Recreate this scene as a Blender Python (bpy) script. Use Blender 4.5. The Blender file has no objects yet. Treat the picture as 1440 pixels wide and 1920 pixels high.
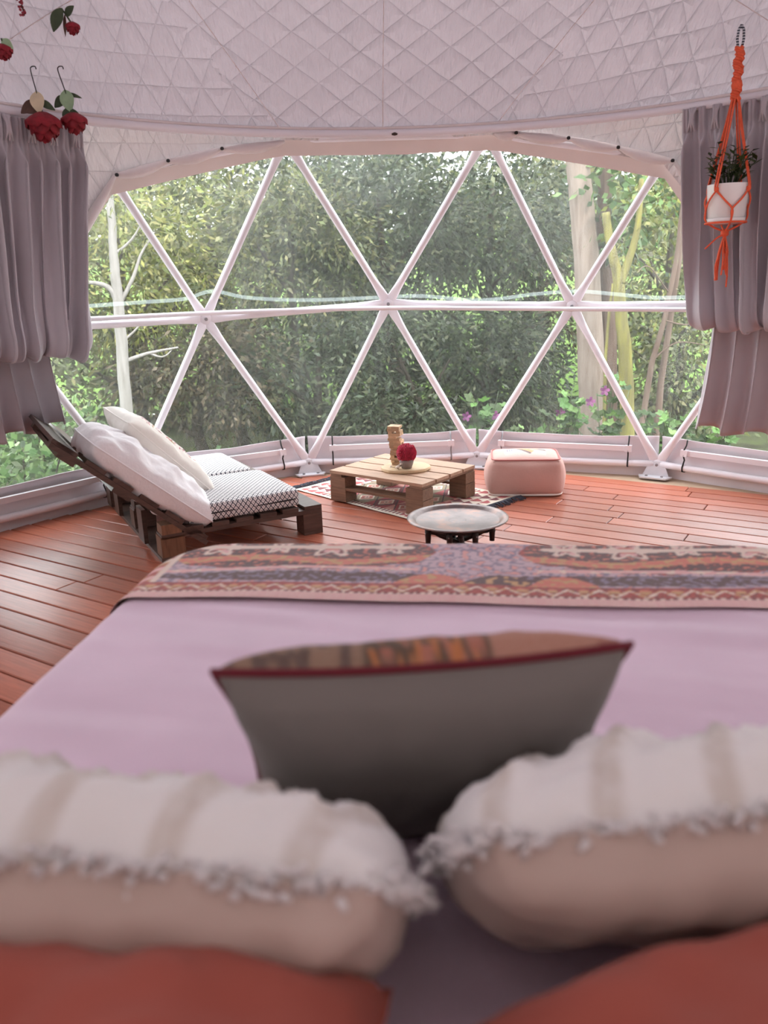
import bpy, math, random
import numpy as np
from mathutils import Vector, Matrix, noise

random.seed(7)
rng = np.random.default_rng(7)
SC = bpy.context.scene
COL = SC.collection
PI = math.pi
R_ = math.radians

# ------------------------------------------------------------------ camera
cam_d = bpy.data.cameras.new('camera')
cam = bpy.data.objects.new('camera', cam_d)
COL.objects.link(cam)
cam_d.sensor_fit = 'VERTICAL'
cam_d.sensor_height = 36.0
cam_d.sensor_width = 27.0
cam_d.lens = 1500.0 / 1920.0 * 36.0
cam_d.clip_start = 0.02
cam_d.clip_end = 300
_fw = Vector((0.0358631, 0.9595219, -0.27934129))
_rt = Vector((0.99837705, -0.04677357, -0.03248848))
_up = Vector((0.04423919, 0.27772279, 0.95964209))
_m = Matrix((( _rt.x, _up.x, -_fw.x, -0.28865),
             ( _rt.y, _up.y, -_fw.y, -2.72307),
             ( _rt.z, _up.z, -_fw.z, 1.31993),
             (0, 0, 0, 1)))
cam.matrix_world = _m
cam_d.dof.use_dof = True
cam_d.dof.focus_distance = 5.6
cam_d.dof.aperture_fstop = 2.5
SC.camera = cam

# ------------------------------------------------------------------ sky, sun, exposure
SKY_STRENGTH = 4.6
SUN_STRENGTH = 2.5
EXPOSURE = 0.56
w = bpy.data.worlds.new('overcast_sky'); SC.world = w
w.use_nodes = True
wn = w.node_tree.nodes; wl = w.node_tree.links
wn['Background'].inputs[0].default_value = (0.93, 0.97, 1.0, 1)
wn['Background'].inputs[1].default_value = SKY_STRENGTH
sun_d = bpy.data.lights.new('sun', 'SUN'); sun = bpy.data.objects.new('sun', sun_d)
COL.objects.link(sun)
sun_d.energy = SUN_STRENGTH
sun_d.angle = R_(14)
sun_d.color = (1.0, 0.95, 0.86)
sun.rotation_euler = (R_(38), R_(24), R_(0))
SC.view_settings.view_transform = 'Standard'
SC.view_settings.look = 'None'
SC.view_settings.gamma = 1.0
SC.view_settings.use_curve_mapping = False
SC.view_settings.exposure = EXPOSURE
SC.cycles.max_bounces = 6
SC.cycles.diffuse_bounces = 3
SC.cycles.glossy_bounces = 2
SC.cycles.transmission_bounces = 4
SC.cycles.transparent_max_bounces = 6
SC.cycles.sample_clamp_indirect = 8.0
SC.cycles.caustics_reflective = False
SC.cycles.caustics_refractive = False

# ------------------------------------------------------------------ helpers
def s2l(c):
    return tuple((x / 12.92 if x <= 0.04045 else ((x + 0.055) / 1.055) ** 2.4) for x in c)
def rgb(r, g, b):
    return s2l((r / 255, g / 255, b / 255))

MROOT = {}
class MB:
    def __init__(self):
        self.v = []; self.f = []
    def add(self, vs, fs):
        n = len(self.v)
        self.v.extend([tuple(p) for p in vs])
        self.f.extend([tuple(i + n for i in q) for q in fs])
        return self
    def box(self, c, s, rot=None, taper=1.0):
        hx, hy, hz = s[0] / 2, s[1] / 2, s[2] / 2
        P = [Vector((x * hx * (taper if z > 0 else 1), y * hy * (taper if z > 0 else 1), z * hz)) for z in (-1, 1) for y in (-1, 1) for x in (-1, 1)]
        if rot is not None: P = [rot @ p for p in P]
        P = [p + Vector(c) for p in P]
        return self.add(P, [(0, 2, 3, 1), (4, 5, 7, 6), (0, 1, 5, 4), (2, 6, 7, 3), (1, 3, 7, 5), (0, 4, 6, 2)])
    def beam(self, a, b, wd, ht, up=(0, 0, 1)):
        a = Vector(a); b = Vector(b); d = (b - a)
        L = d.length; d.normalize()
        s = d.cross(Vector(up)); s.normalize(); u = s.cross(d)
        M = Matrix((d, s, u)).transposed()
        return self.box((a + b) / 2, (L, wd, ht), M)
    def tube(self, path, rad, seg=8, cap=True, closed=False):
        P = [Vector(p) for p in path]; n = len(P)
        rads = rad if isinstance(rad, (list, tuple)) else [rad] * n
        vs = []; fs = []
        ref = None
        for i, p in enumerate(P):
            if closed: t = P[(i + 1) % n] - P[i - 1]
            elif i == 0: t = P[1] - P[0]
            elif i == n - 1: t = P[-1] - P[-2]
            else: t = P[i + 1] - P[i - 1]
            if t.length < 1e-9: t = Vector((0, 0, 1))
            t.normalize()
            if ref is None:
                ref = Vector((0, 0, 1)) if abs(t.z) < 0.9 else Vector((1, 0, 0))
            a = ref - t * ref.dot(t)
            if a.length < 1e-6: a = t.orthogonal()
            a.normalize(); ref = a
            b = t.cross(a)
            for k in range(seg):
                th = 2 * PI * k / seg
                vs.append(p + (a * math.cos(th) + b * math.sin(th)) * rads[i])
        m = n if closed else n - 1
        for i in range(m):
            j = (i + 1) % n
            for k in range(seg):
                k2 = (k + 1) % seg
                fs.append((i * seg + k, i * seg + k2, j * seg + k2, j * seg + k))
        if cap and not closed:
            fs.append(tuple(range(seg))[::-1]); fs.append(tuple((n - 1) * seg + k for k in range(seg)))
        return self.add(vs, fs)
    def lathe(self, prof, c=(0, 0, 0), seg=32, sx=1.0, sy=1.0, rot=None, a0=0.0, cap=True):
        vs = []; fs = []
        for (r, z) in prof:
            for k in range(seg):
                th = 2 * PI * k / seg + a0
                p = Vector((r * math.cos(th) * sx, r * math.sin(th) * sy, z))
                if rot is not None: p = rot @ p
                vs.append(p + Vector(c))
        for i in range(len(prof) - 1):
            for k in range(seg):
                k2 = (k + 1) % seg
                fs.append((i * seg + k, i * seg + k2, (i + 1) * seg + k2, (i + 1) * seg + k))
        if cap:
            fs.append(tuple(range(seg))[::-1]); fs.append(tuple((len(prof) - 1) * seg + k for k in range(seg)))
        return self.add(vs, fs)
    def grid(self, fn, nu, nv, closed_u=False):
        vs = [fn(i / (nu if closed_u else nu - 1), j / (nv - 1)) for j in range(nv) for i in range(nu)]
        fs = []
        for j in range(nv - 1):
            for i in range(nu if closed_u else nu - 1):
                i2 = (i + 1) % nu
                fs.append((j * nu + i, j * nu + i2, (j + 1) * nu + i2, (j + 1) * nu + i))
        return self.add(vs, fs)
    def build(self, name, mat, parent=None, smooth=False, local=False, colors=None, solid=0.0, sub=0):
        me = bpy.data.meshes.new(name)
        vs = self.v
        if parent is not None and not local:
            inv = MROOT[parent.name].inverted()
            vs = [tuple(inv @ Vector(p)) for p in vs]
        me.from_pydata(vs, [], self.f)
        me.update()
        if smooth: me.polygons.foreach_set('use_smooth', [True] * len(me.polygons))
        if colors is not None:
            at = me.color_attributes.new('pattern', 'FLOAT_COLOR', 'POINT')
            fl = np.ones((len(colors), 4), dtype=np.float32); fl[:, :3] = np.array(colors, dtype=np.float32)
            at.data.foreach_set('color', fl.ravel())
        o = bpy.data.objects.new(name, me); COL.objects.link(o)
        if mat is not None: me.materials.append(mat)
        if parent is not None:
            o.parent = parent
            MROOT[o.name] = MROOT[parent.name].copy()   # parts sit at their parent's origin
        else:
            MROOT[o.name] = Matrix.Identity(4)
        if solid:
            md = o.modifiers.new('solid', 'SOLIDIFY'); md.thickness = solid; md.offset = 0
        if sub:
            md = o.modifiers.new('sub', 'SUBSURF'); md.levels = sub; md.render_levels = sub
        return o

def tag(o, label=None, cat=None, group=None, kind=None):
    if label: o['label'] = label
    if cat: o['category'] = cat
    if group: o['group'] = group
    if kind: o['kind'] = kind
    return o
def thing(name, loc, label=None, cat=None, group=None, kind=None, rz=0.0):
    o = bpy.data.objects.new(name, None); COL.objects.link(o)
    o.empty_display_size = 0.05
    M = Matrix.Translation(Vector(loc)) @ Matrix.Rotation(rz, 4, 'Z')
    o.matrix_world = M
    MROOT[o.name] = M
    return tag(o, label, cat, group, kind)
def solo(mb, name, mat, loc, label=None, cat=None, group=None, kind=None, smooth=False, **k):
    """one-mesh top-level thing: origin at loc, verts given in world space"""
    mb.v = [tuple(Vector(p) - Vector(loc)) for p in mb.v]
    o = mb.build(name, mat, None, smooth, **k)
    o.location = loc
    MROOT[o.name] = Matrix.Translation(Vector(loc))
    return tag(o, label, cat, group, kind)
def box_uv(o):
    me = o.data
    uv = me.uv_layers.new(name='UVMap')
    for p in me.polygons:
        n = p.normal; ax = max(range(3), key=lambda i: abs(n[i]))
        for li in p.loop_indices:
            c = me.vertices[me.loops[li].vertex_index].co
            uv.data[li].uv = (c.y, c.z) if ax == 0 else ((c.x, c.z) if ax == 1 else (c.x, c.y))
def set_uv(o, uvs):
    me = o.data
    uv = me.uv_layers.new(name='UVMap')
    idx = np.zeros(len(me.loops), dtype=np.int32); me.loops.foreach_get('vertex_index', idx)
    uv.data.foreach_set('uv', np.array(uvs, dtype=np.float32)[idx].ravel())
def nz(x, y, z=0.0): return noise.noise(Vector((x, y, z)))
def sstep(a, b, x):
    t = min(1, max(0, (x - a) / (b - a))); return t * t * (3 - 2 * t)
def catmull(P, n):
    P = [Vector(p) for p in P]; out = []
    for i in range(len(P) - 1):
        p0 = P[max(i - 1, 0)]; p1 = P[i]; p2 = P[i + 1]; p3 = P[min(i + 2, len(P) - 1)]
        for k in range(n):
            t = k / n
            out.append(0.5 * ((2 * p1) + (p2 - p0) * t + (2 * p0 - 5 * p1 + 4 * p2 - p3) * t * t + (3 * p1 - p0 - 3 * p2 + p3) * t ** 3))
    out.append(P[-1]); return out

# ------------------------------------------------------------------ materials
class NT:
    def __init__(self, name):
        self.m = bpy.data.materials.new(name); self.m.use_nodes = True
        self.t = self.m.node_tree; self.n = self.t.nodes; self.l = self.t.links
        self.b = self.n['Principled BSDF']; self.out = self.n['Material Output']
    def new(self, kind, **kw):
        nd = self.n.new(kind)
        for k, v in kw.items(): setattr(nd, k, v)
        return nd
    def link(self, a, b): self.l.new(a, b)
    def math(self, op, a, b=None, c=None):
        nd = self.n.new('ShaderNodeMath'); nd.operation = op
        for i, x in enumerate((a, b, c)):
            if x is None: continue
            if isinstance(x, (int, float)): nd.inputs[i].default_value = x
            else: self.link(x, nd.inputs[i])
        return nd.outputs[0]
    def mix(self, fac, a, b):
        nd = self.n.new('ShaderNodeMix'); nd.data_type = 'RGBA'
        for sock, x in ((nd.inputs[0], fac), (nd.inputs[6], a), (nd.inputs[7], b)):
            if isinstance(x, (int, float)): sock.default_value = x
            elif isinstance(x, tuple): sock.default_value = (*x[:3], 1)
            else: self.link(x, sock)
        return nd.outputs[2]
    def coord(self, which='Object'):
        return self.n.new('ShaderNodeTexCoord').outputs[which]
    def noise(self, scale, detail=4, vec=None, stretch=None, rough=0.55):
        nd = self.n.new('ShaderNodeTexNoise'); nd.inputs['Scale'].default_value = scale
        nd.inputs['Detail'].default_value = detail; nd.inputs['Roughness'].default_value = rough
        v = vec if vec is not None else self.coord()
        if stretch:
            mp = self.n.new('ShaderNodeMapping'); mp.inputs['Scale'].default_value = stretch
            self.link(v, mp.inputs['Vector']); v = mp.outputs[0]
        self.link(v, nd.inputs['Vector'])
        return nd.outputs['Fac']
    def ramp(self, fac, stops):
        nd = self.n.new('ShaderNodeValToRGB')
        e = nd.color_ramp.elements
        while len(e) < len(stops): e.new(0.5)
        for i, (p, c) in enumerate(stops):
            e[i].position = p; e[i].color = (*c[:3], 1)
        self.link(fac, nd.inputs[0]); return nd.outputs[0]
    def bump(self, h, strength=0.3, dist=0.01):
        nd = self.n.new('ShaderNodeBump'); nd.inputs['Strength'].default_value = strength
        nd.inputs['Distance'].default_value = dist
        self.link(h, nd.inputs['Height']); self.link(nd.outputs[0], self.b.inputs['Normal'])
        return nd
    def base(self, c, rough=0.6, metal=0.0, spec=0.5):
        if isinstance(c, tuple): self.b.inputs['Base Color'].default_value = (*c[:3], 1)
        else: self.link(c, self.b.inputs['Base Color'])
        if isinstance(rough, (int, float)): self.b.inputs['Roughness'].default_value = rough
        else: self.link(rough, self.b.inputs['Roughness'])
        self.b.inputs['Metallic'].default_value = metal
        self.b.inputs['Specular IOR Level'].default_value = spec
        return self

def dim(c, k): return tuple(x * k for x in c)
def plain(name, c, rough=0.6, var=0.12, scale=6, metal=0.0, spec=0.4, bump=0.0, bscale=200, stretch=None):
    t = NT(name)
    f = t.noise(scale, 4, stretch=stretch)
    t.base(t.ramp(f, [(0.3, dim(c, 1 - var)), (0.7, dim(c, 1 + var))]), rough, metal, spec)
    if bump: t.bump(t.noise(bscale, 3), bump, 0.003)
    return t.m
def fabric(name, c, var=0.08, rough=0.85, weave=500, wr=0.35, wscale=9, sheen=0.15):
    t = NT(name)
    f = t.noise(3, 3)
    t.base(t.ramp(f, [(0.3, dim(c, 1 - var)), (0.7, dim(c, 1 + var))]), rough, 0, 0.25)
    h = t.math('ADD', t.math('MULTIPLY', t.noise(weave, 2), 0.1), t.noise(wscale, 4))
    t.bump(h, wr, 0.012)
    t.b.inputs['Sheen Weight'].default_value = sheen
    return t.m
def wood(name, c, rough=0.55, scale=6, stretch=(1, 14, 14), contrast=0.35, bump=0.25, rand=0.2, coat=0.0):
    t = NT(name)
    oi = t.new('ShaderNodeObjectInfo')
    vec = t.new('ShaderNodeVectorMath', operation='ADD')
    t.link(t.coord(), vec.inputs[0])
    sc = t.new('ShaderNodeVectorMath', operation='SCALE'); sc.inputs[0].default_value = (37, 11, 23)
    t.link(oi.outputs['Random'], sc.inputs['Scale']); t.link(sc.outputs[0], vec.inputs[1])
    g = t.noise(scale, 6, vec.outputs[0], stretch, 0.65)
    col = t.ramp(g, [(0.25, dim(c, 1 - contrast)), (0.5, c), (0.75, dim(c, 1 + contrast * 0.8))])
    hs = t.new('ShaderNodeHueSaturation')
    t.link(col, hs.inputs['Color'])
    mr = t.new('ShaderNodeMapRange'); t.link(oi.outputs['Random'], mr.inputs[0])
    mr.inputs[3].default_value = 1 - rand; mr.inputs[4].default_value = 1 + rand
    t.link(mr.outputs[0], hs.inputs['Value'])
    t.base(hs.outputs[0], rough, 0, 0.4)
    t.bump(g, bump, 0.004)
    if coat:
        t.b.inputs['Coat Weight'].default_value = coat; t.b.inputs['Coat Roughness'].default_value = 0.22
    return t.m
def attr_mat(name, rough=0.85, wr=0.25, weave=400, sheen=0.1, fleck=0.12):
    t = NT(name)
    a = t.new('ShaderNodeAttribute'); a.attribute_name = 'pattern'
    t.base(t.mix(fleck, a.outputs['Color'], t.mix(t.noise(120, 2), dim((1, 1, 1), 0.05), (0.8, 0.78, 0.75))), rough, 0, 0.2)
    t.bump(t.math('ADD', t.noise(weave, 2), t.noise(12, 3)), wr, 0.006)
    t.b.inputs['Sheen Weight'].default_value = sheen
    return t.m

M = {}
M['steel'] = plain('white_powder_coat', rgb(232, 226, 232), 0.32, 0.03, 4, 0, 0.5)
M['zinc'] = plain('galvanised_plate', rgb(214, 212, 218), 0.35, 0.06, 10, 0.25)
M['bolt'] = plain('bolt_steel', rgb(150, 146, 150), 0.3, 0.08, 20, 0.7)
M['black'] = plain('black_strap', rgb(38, 34, 36), 0.6, 0.1, 20)
M['pvc'] = fabric('pvc_skirt', rgb(226, 216, 220), 0.05, 0.45, 300, 0.45, 5, 0)
M['valance'] = fabric('beige_border', rgb(222, 208, 204), 0.05, 0.6, 300, 0.25, 6, 0)
M['edgeroll'] = fabric('liner_edge', rgb(222, 210, 210), 0.05, 0.7, 300, 0.5, 14, 0)
M['curtain'] = fabric('grey_satin', rgb(184, 176, 182), 0.05, 0.36, 600, 0.10, 10, 0.3)
M['plank'] = wood('red_hardwood', rgb(166, 94, 72), 0.34, 5, (1, 16, 16), 0.28, 0.2, 0.2, 0.12)
M['rim'] = wood('pale_plywood', rgb(172, 148, 126), 0.6, 5, (1, 8, 8), 0.2)
M['subfloor'] = plain('dark_joists', rgb(46, 32, 28), 0.9)
M['pallet_dark'] = wood('dark_stained_pallet', rgb(82, 62, 54), 0.5, 7, (1, 10, 10), 0.45, 0.4, 0.18, 0.15)
M['pallet_warm'] = wood('worn_pallet_block', rgb(120, 84, 62), 0.6, 7, (8, 8, 1), 0.45, 0.4, 0.2)
M['table_top'] = wood('light_worn_pallet', rgb(176, 142, 118), 0.6, 7, (1, 12, 12), 0.3, 0.35, 0.12)
M['table_side'] = wood('brown_pallet_block', rgb(134, 104, 84), 0.65, 7, (1, 12, 12), 0.35, 0.4, 0.15)
M['block'] = wood('pale_game_block', rgb(194, 160, 126), 0.6, 30, (1, 8, 8), 0.2, 0.1, 0.22)
M['slice'] = wood('wood_slice', rgb(206, 178, 142), 0.6, 10, (1, 1, 1), 0.15, 0.1, 0.02)
M['white_cotton'] = fabric('white_cotton', rgb(238, 234, 236), 0.03, 0.85, 500, 0.7, 11, 0.2)
M['cream_cotton'] = fabric('cream_cotton', rgb(238, 231, 223), 0.03, 0.85, 500, 0.4, 9, 0.2)
M['mauve'] = fabric('mauve_sheet', rgb(230, 206, 226), 0.05, 0.75, 500, 0.35, 5, 0.25)
M['box'] = fabric('bed_base_fabric', rgb(90, 74, 80), 0.05)
M['grey_linen'] = fabric('grey_linen', rgb(128, 121, 118), 0.06, 0.9, 350, 0.3, 7, 0.1)
M['maroon'] = fabric('maroon_piping', rgb(110, 36, 48), 0.1)
M['terracotta'] = fabric('terracotta_linen', rgb(172, 92, 80), 0.06, 0.9, 350, 0.5, 7, 0.1)
M['tuft_back'] = fabric('cream_backing', rgb(214, 194, 186), 0.05, 0.9, 350, 0.5, 6, 0.1)
M['pouf'] = fabric('pink_cotton_duck', rgb(202, 162, 152), 0.06, 0.9, 350, 0.45, 8, 0.15)
M['pouf_pipe'] = fabric('pink_piping', rgb(190, 120, 116), 0.06)
M['tray'] = None
M['dark_wood'] = wood('ebonised_wood', rgb(44, 34, 32), 0.45, 8, (6, 6, 1), 0.3)
M['attr'] = attr_mat('woven_pattern')
M['attr_fine'] = attr_mat('printed_cloth', 0.8, 0.2, 600, 0.2)
M['fringe'] = plain('charcoal_fringe', rgb(70, 70, 80), 0.9, 0.3, 60)
M['pot_grey'] = plain('grey_concrete_pot', rgb(140, 126, 122), 0.8, 0.15, 20)
M['redball'] = plain('crimson_petals', rgb(186, 58, 82), 0.8, 0.35, 60)
M['seed'] = plain('white_dried_buds', rgb(236, 226, 216), 0.8, 0.08, 20)
M['stemd'] = plain('dark_twig', rgb(70, 48, 40), 0.8)
M['cord'] = plain('orange_macrame_cord', rgb(232, 100, 66), 0.8, 0.12, 80)
M['cord_dark'] = NT('striped_black_cord').m
M['ceramic'] = plain('white_ceramic', rgb(242, 238, 236), 0.22, 0.02, 4)
M['soil'] = plain('soil', rgb(58, 44, 36), 0.95, 0.3, 60)
M['rose'] = plain('burgundy_silk', rgb(132, 24, 38), 0.7, 0.3, 30)
M['amaranth'] = plain('dusky_red_buds', rgb(140, 50, 62), 0.8, 0.25, 30)
M['leaf_dk'] = plain('dark_silk_leaf', rgb(64, 76, 52), 0.6, 0.25, 20)
M['leaf_lt'] = plain('mint_silk_leaf', rgb(150, 176, 140), 0.6, 0.15, 20)
M['leaf_br'] = plain('brown_silk_leaf', rgb(84, 58, 48), 0.6, 0.2, 20)
M['leaf_cr'] = plain('cream_silk_leaf', rgb(206, 190, 160), 0.6, 0.12, 20)
M['wire'] = plain('hook_wire', rgb(60, 54, 54), 0.4, 0.1, 20, 0.6)
M['foil'] = plain('worn_gap', rgb(70, 54, 50), 0.8)

# striped cord
t = NT('striped_cord_navy'); wv = t.new('ShaderNodeTexWave'); wv.bands_direction = 'Z'; wv.inputs['Scale'].default_value = 26
t.link(t.coord(), wv.inputs['Vector'])
t.base(t.ramp(wv.outputs['Fac'], [(0.45, rgb(40, 46, 60)), (0.6, rgb(190, 190, 196))]), 0.8); M['cord_dark'] = t.m

# copper tray
t = NT('aged_copper_tray')
n1 = t.noise(9, 6); n2 = t.noise(40, 4)
t.base(t.ramp(t.math('ADD', t.math('MULTIPLY', n1, 0.7), t.math('MULTIPLY', n2, 0.3)),
              [(0.3, rgb(92, 80, 78)), (0.5, rgb(124, 112, 110)), (0.68, rgb(168, 128, 112))]),
       t.math('ADD', t.math('MULTIPLY', n2, 0.25), 0.3), 0.85, 0.5)
t.bump(n2, 0.2, 0.003); M['tray'] = t.m

# quilted liner: UV in metres; triangular stitch lattice
def quilt(name, c, transl):
    t = NT(name)
    uv = t.new('ShaderNodeUVMap'); uv.uv_map = 'UVMap'
    wob = t.noise(1.7, 2, uv.outputs[0]); 
    sep = t.new('ShaderNodeSeparateXYZ'); t.link(uv.outputs[0], sep.inputs[0])
    x = t.math('ADD', sep.outputs[0], t.math('MULTIPLY', wob, 0.05)); y = t.math('ADD', sep.outputs[1], t.math('MULTIPLY', wob, 0.04))
    pa = t.new('ShaderNodeAttribute'); pa.attribute_name = 'middle_panel'
    mid = t.math('GREATER_THAN', pa.outputs['Fac'], 0.5)
    def lattice(P, fams):
        out = None
        for a in fams:
            ca, sa = math.cos(R_(a + 90)), math.sin(R_(a + 90))
            d = t.math('ADD', t.math('MULTIPLY', x, ca / P), t.math('MULTIPLY', y, sa / P))
            h = t.math('MINIMUM', t.math('MULTIPLY', t.math('PINGPONG', d, 0.5), 4.0), 1.0)   # 0 on the stitch line
            out = h if out is None else t.math('MINIMUM', out, h)
        return out
    la = lattice(0.15, (62, -62, 3)); lb = lattice(0.148, (37, -37))
    puffs = t.math('ADD', t.math('MULTIPLY', la, t.math('SUBTRACT', 1.0, mid)), t.math('MULTIPLY', lb, mid))
    # vertical pull wrinkles
    wr = t.noise(13, 3, uv.outputs[0], (2.2, 0.55, 1))
    gate = t.math('ADD', t.math('MULTIPLY', t.noise(2.2, 2, uv.outputs[0]), 1.6), -0.3)
    sq = t.math('SQRT', puffs)
    h = t.math('ADD', t.math('MULTIPLY', sq, t.math('MAXIMUM', gate, 0.25)), t.math('MULTIPLY', wr, 0.9))
    stitch = t.math('SUBTRACT', 1.0, t.math('MINIMUM', t.math('MULTIPLY', puffs, 7.0), 1.0))
    var = t.noise(1.1, 3, uv.outputs[0])
    col = t.ramp(var, [(0.3, dim(c, 0.94)), (0.7, dim(c, 1.05))])
    col = t.mix(t.math('MULTIPLY', stitch, 0.10), col, dim(c, 0.6))
    t.base(col, 0.75, 0, 0.2)
    bp = t.bump(h, 0.85, 0.03)
    if transl:
        tr = t.new('ShaderNodeBsdfTranslucent'); t.link(col, tr.inputs[0]); t.link(bp.outputs[0], tr.inputs['Normal'])
        mx = t.new('ShaderNodeMixShader'); mx.inputs[0].default_value = transl
        t.link(t.b.outputs[0], mx.inputs[1]); t.link(tr.outputs[0], mx.inputs[2]); t.link(mx.outputs[0], t.out.inputs[0])
    return t.m
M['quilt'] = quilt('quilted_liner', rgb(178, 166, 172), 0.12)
M['quilt_wall'] = quilt('quilted_wall_liner', rgb(208, 198, 198), 0.06)
t = NT('rear_canvas'); t.base(rgb(196, 184, 180), 0.8, 0, 0.2)
tr = t.new('ShaderNodeBsdfTranslucent'); tr.inputs[0].default_value = (*rgb(196, 184, 180), 1)
mx = t.new('ShaderNodeMixShader'); mx.inputs[0].default_value = 0.13  # translucency added to the unseen rear wall as fill light on the bed
t.link(t.b.outputs[0], mx.inputs[1]); t.link(tr.outputs[0], mx.inputs[2]); t.link(mx.outputs[0], t.out.inputs[0])
M['quilt_back'] = t.m
M['quilt_side'] = quilt('side_canvas', rgb(220, 210, 209), 0.32)  # unseen side walls pass extra daylight, added to brighten the bed

# clear film: slightly milky, dusty PVC
t = NT('dusty_clear_film')
tr = t.new('ShaderNodeBsdfTransparent'); tr.inputs[0].default_value = (0.95, 0.97, 0.97, 1)
df = t.new('ShaderNodeBsdfTranslucent'); df.inputs[0].default_value = (0.9, 0.9, 0.86, 1)
gl = t.new('ShaderNodeBsdfGlossy'); gl.inputs['Roughness'].default_value = 0.12
geo = t.new('ShaderNodeNewGeometry')
hz = t.noise(1.3, 4, geo.outputs['Position']); st = t.noise(5, 3, geo.outputs['Position'], (3, 3, 0.4))
fac = t.math('ADD', 0.02, t.math('MULTIPLY', t.math('MULTIPLY', t.math('MAXIMUM', t.math('SUBTRACT', hz, 0.35), 0.0), st), 0.2))
m1 = t.new('ShaderNodeMixShader'); t.link(fac, m1.inputs[0]); t.link(tr.outputs[0], m1.inputs[1]); t.link(df.outputs[0], m1.inputs[2])
m2 = t.new('ShaderNodeMixShader'); m2.inputs[0].default_value = 0.008
t.link(m1.outputs[0], m2.inputs[1]); t.link(gl.outputs[0], m2.inputs[2]); t.link(m2.outputs[0], t.out.inputs[0])
M['film'] = t.m
t = NT('weld_band_film')
tr = t.new('ShaderNodeBsdfTransparent'); df = t.new('ShaderNodeBsdfTranslucent'); df.inputs[0].default_value = (0.8, 0.9, 0.9, 1)
m1 = t.new('ShaderNodeMixShader'); m1.inputs[0].default_value = 0.2
t.link(tr.outputs[0], m1.inputs[1]); t.link(df.outputs[0], m1.inputs[2]); t.link(m1.outputs[0], t.out.inputs[0])
M['weld'] = t.m

LEAF_K = 0.37
def leafmat(name, cols, rough=0.45, transl=0.35):
    t = NT(name)
    g = t.new('ShaderNodeNewGeometry')
    cols = [dim(c, LEAF_K * k) for k in (0.45, 1.0, 1.5) for c in cols]; n = len(cols)
    col = t.ramp(g.outputs['Random Per Island'], [((i + 0.5) / n, c) for i, c in enumerate(cols)])
    t.base(col, rough, 0, 0.35)
    tr = t.new('ShaderNodeBsdfTranslucent'); t.link(col, tr.inputs[0])
    mx = t.new('ShaderNodeMixShader'); mx.inputs[0].default_value = transl
    t.link(t.b.outputs[0], mx.inputs[1]); t.link(tr.outputs[0], mx.inputs[2]); t.link(mx.outputs[0], t.out.inputs[0])
    return t.m
M['lf_dark'] = leafmat('dark_evergreen_leaf', [rgb(58, 76, 52), rgb(84, 100, 70), rgb(112, 122, 92), rgb(70, 88, 66), rgb(142, 146, 112)])
M['lf_mid'] = leafmat('olive_leaf', [rgb(96, 110, 62), rgb(128, 138, 84), rgb(150, 152, 100), rgb(108, 122, 84), rgb(176, 170, 120)])
M['lf_yel'] = leafmat('yellow_green_leaf', [rgb(128, 144, 60), rgb(160, 168, 80), rgb(190, 186, 104), rgb(132, 148, 80), rgb(206, 198, 130)])
M['lf_fresh'] = leafmat('fresh_green_leaf', [rgb(112, 150, 84), rgb(140, 176, 104), rgb(164, 192, 124), rgb(96, 136, 78)])
M['lf_brown'] = leafmat('brownish_leaf', [rgb(110, 96, 74), rgb(140, 122, 96), rgb(96, 92, 66), rgb(120, 116, 84)])
M['lf_mallow'] = leafmat('mallow_leaf', [rgb(120, 168, 84), rgb(146, 190, 108), rgb(104, 150, 80), rgb(170, 204, 126)], 0.5, 0.4)
M['petal_p'] = leafmat('purple_petal', [rgb(168, 84, 150), rgb(196, 118, 176), rgb(140, 60, 128)], 0.6, 0.3)
M['lawn'] = None
t = NT('bright_lawn')
t.base(t.ramp(t.noise(1.2, 6), [(0.3, rgb(74, 100, 40)), (0.55, rgb(92, 116, 54)), (0.75, rgb(110, 126, 72))]), 0.9, 0, 0.1)
t.bump(t.noise(40, 3), 0.5, 0.05); M['lawn'] = t.m
t = NT('leaf_litter')
t.base(t.ramp(t.noise(3, 6), [(0.3, rgb(40, 38, 26)), (0.55, rgb(56, 60, 36)), (0.75, rgb(70, 80, 44))]), 0.95, 0, 0.1)
t.bump(t.noise(30, 4), 0.7, 0.05); M['litter'] = t.m
def bark(name, a, b, c=None, stretch=(6, 6, 0.7)):
    t = NT(name)
    a, b = dim(a, 0.4), dim(b, 0.4); c = dim(c, 0.4) if c else None
    st = [(0.3, a), (0.65, b)] + ([(0.78, c)] if c else [])
    f = t.noise(4, 6, None, stretch)
    t.base(t.ramp(f, st), 0.85, 0, 0.2); t.bump(f, 0.6, 0.03)
    return t.m
M['bk_pale'] = bark('pale_grey_bark', rgb(176, 170, 162), rgb(214, 208, 202))
M['bk_gum'] = bark('pinkish_gum_bark', rgb(170, 148, 134), rgb(208, 188, 174), rgb(150, 130, 112))
M['bk_moss'] = bark('mossy_yellow_bark', rgb(142, 132, 96), rgb(190, 182, 104), rgb(212, 198, 74))
M['bk_red'] = bark('reddish_bark', rgb(124, 100, 90), rgb(160, 136, 122))
M['bk_dark'] = bark('dark_bark', rgb(60, 52, 46), rgb(92, 82, 72))

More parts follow.
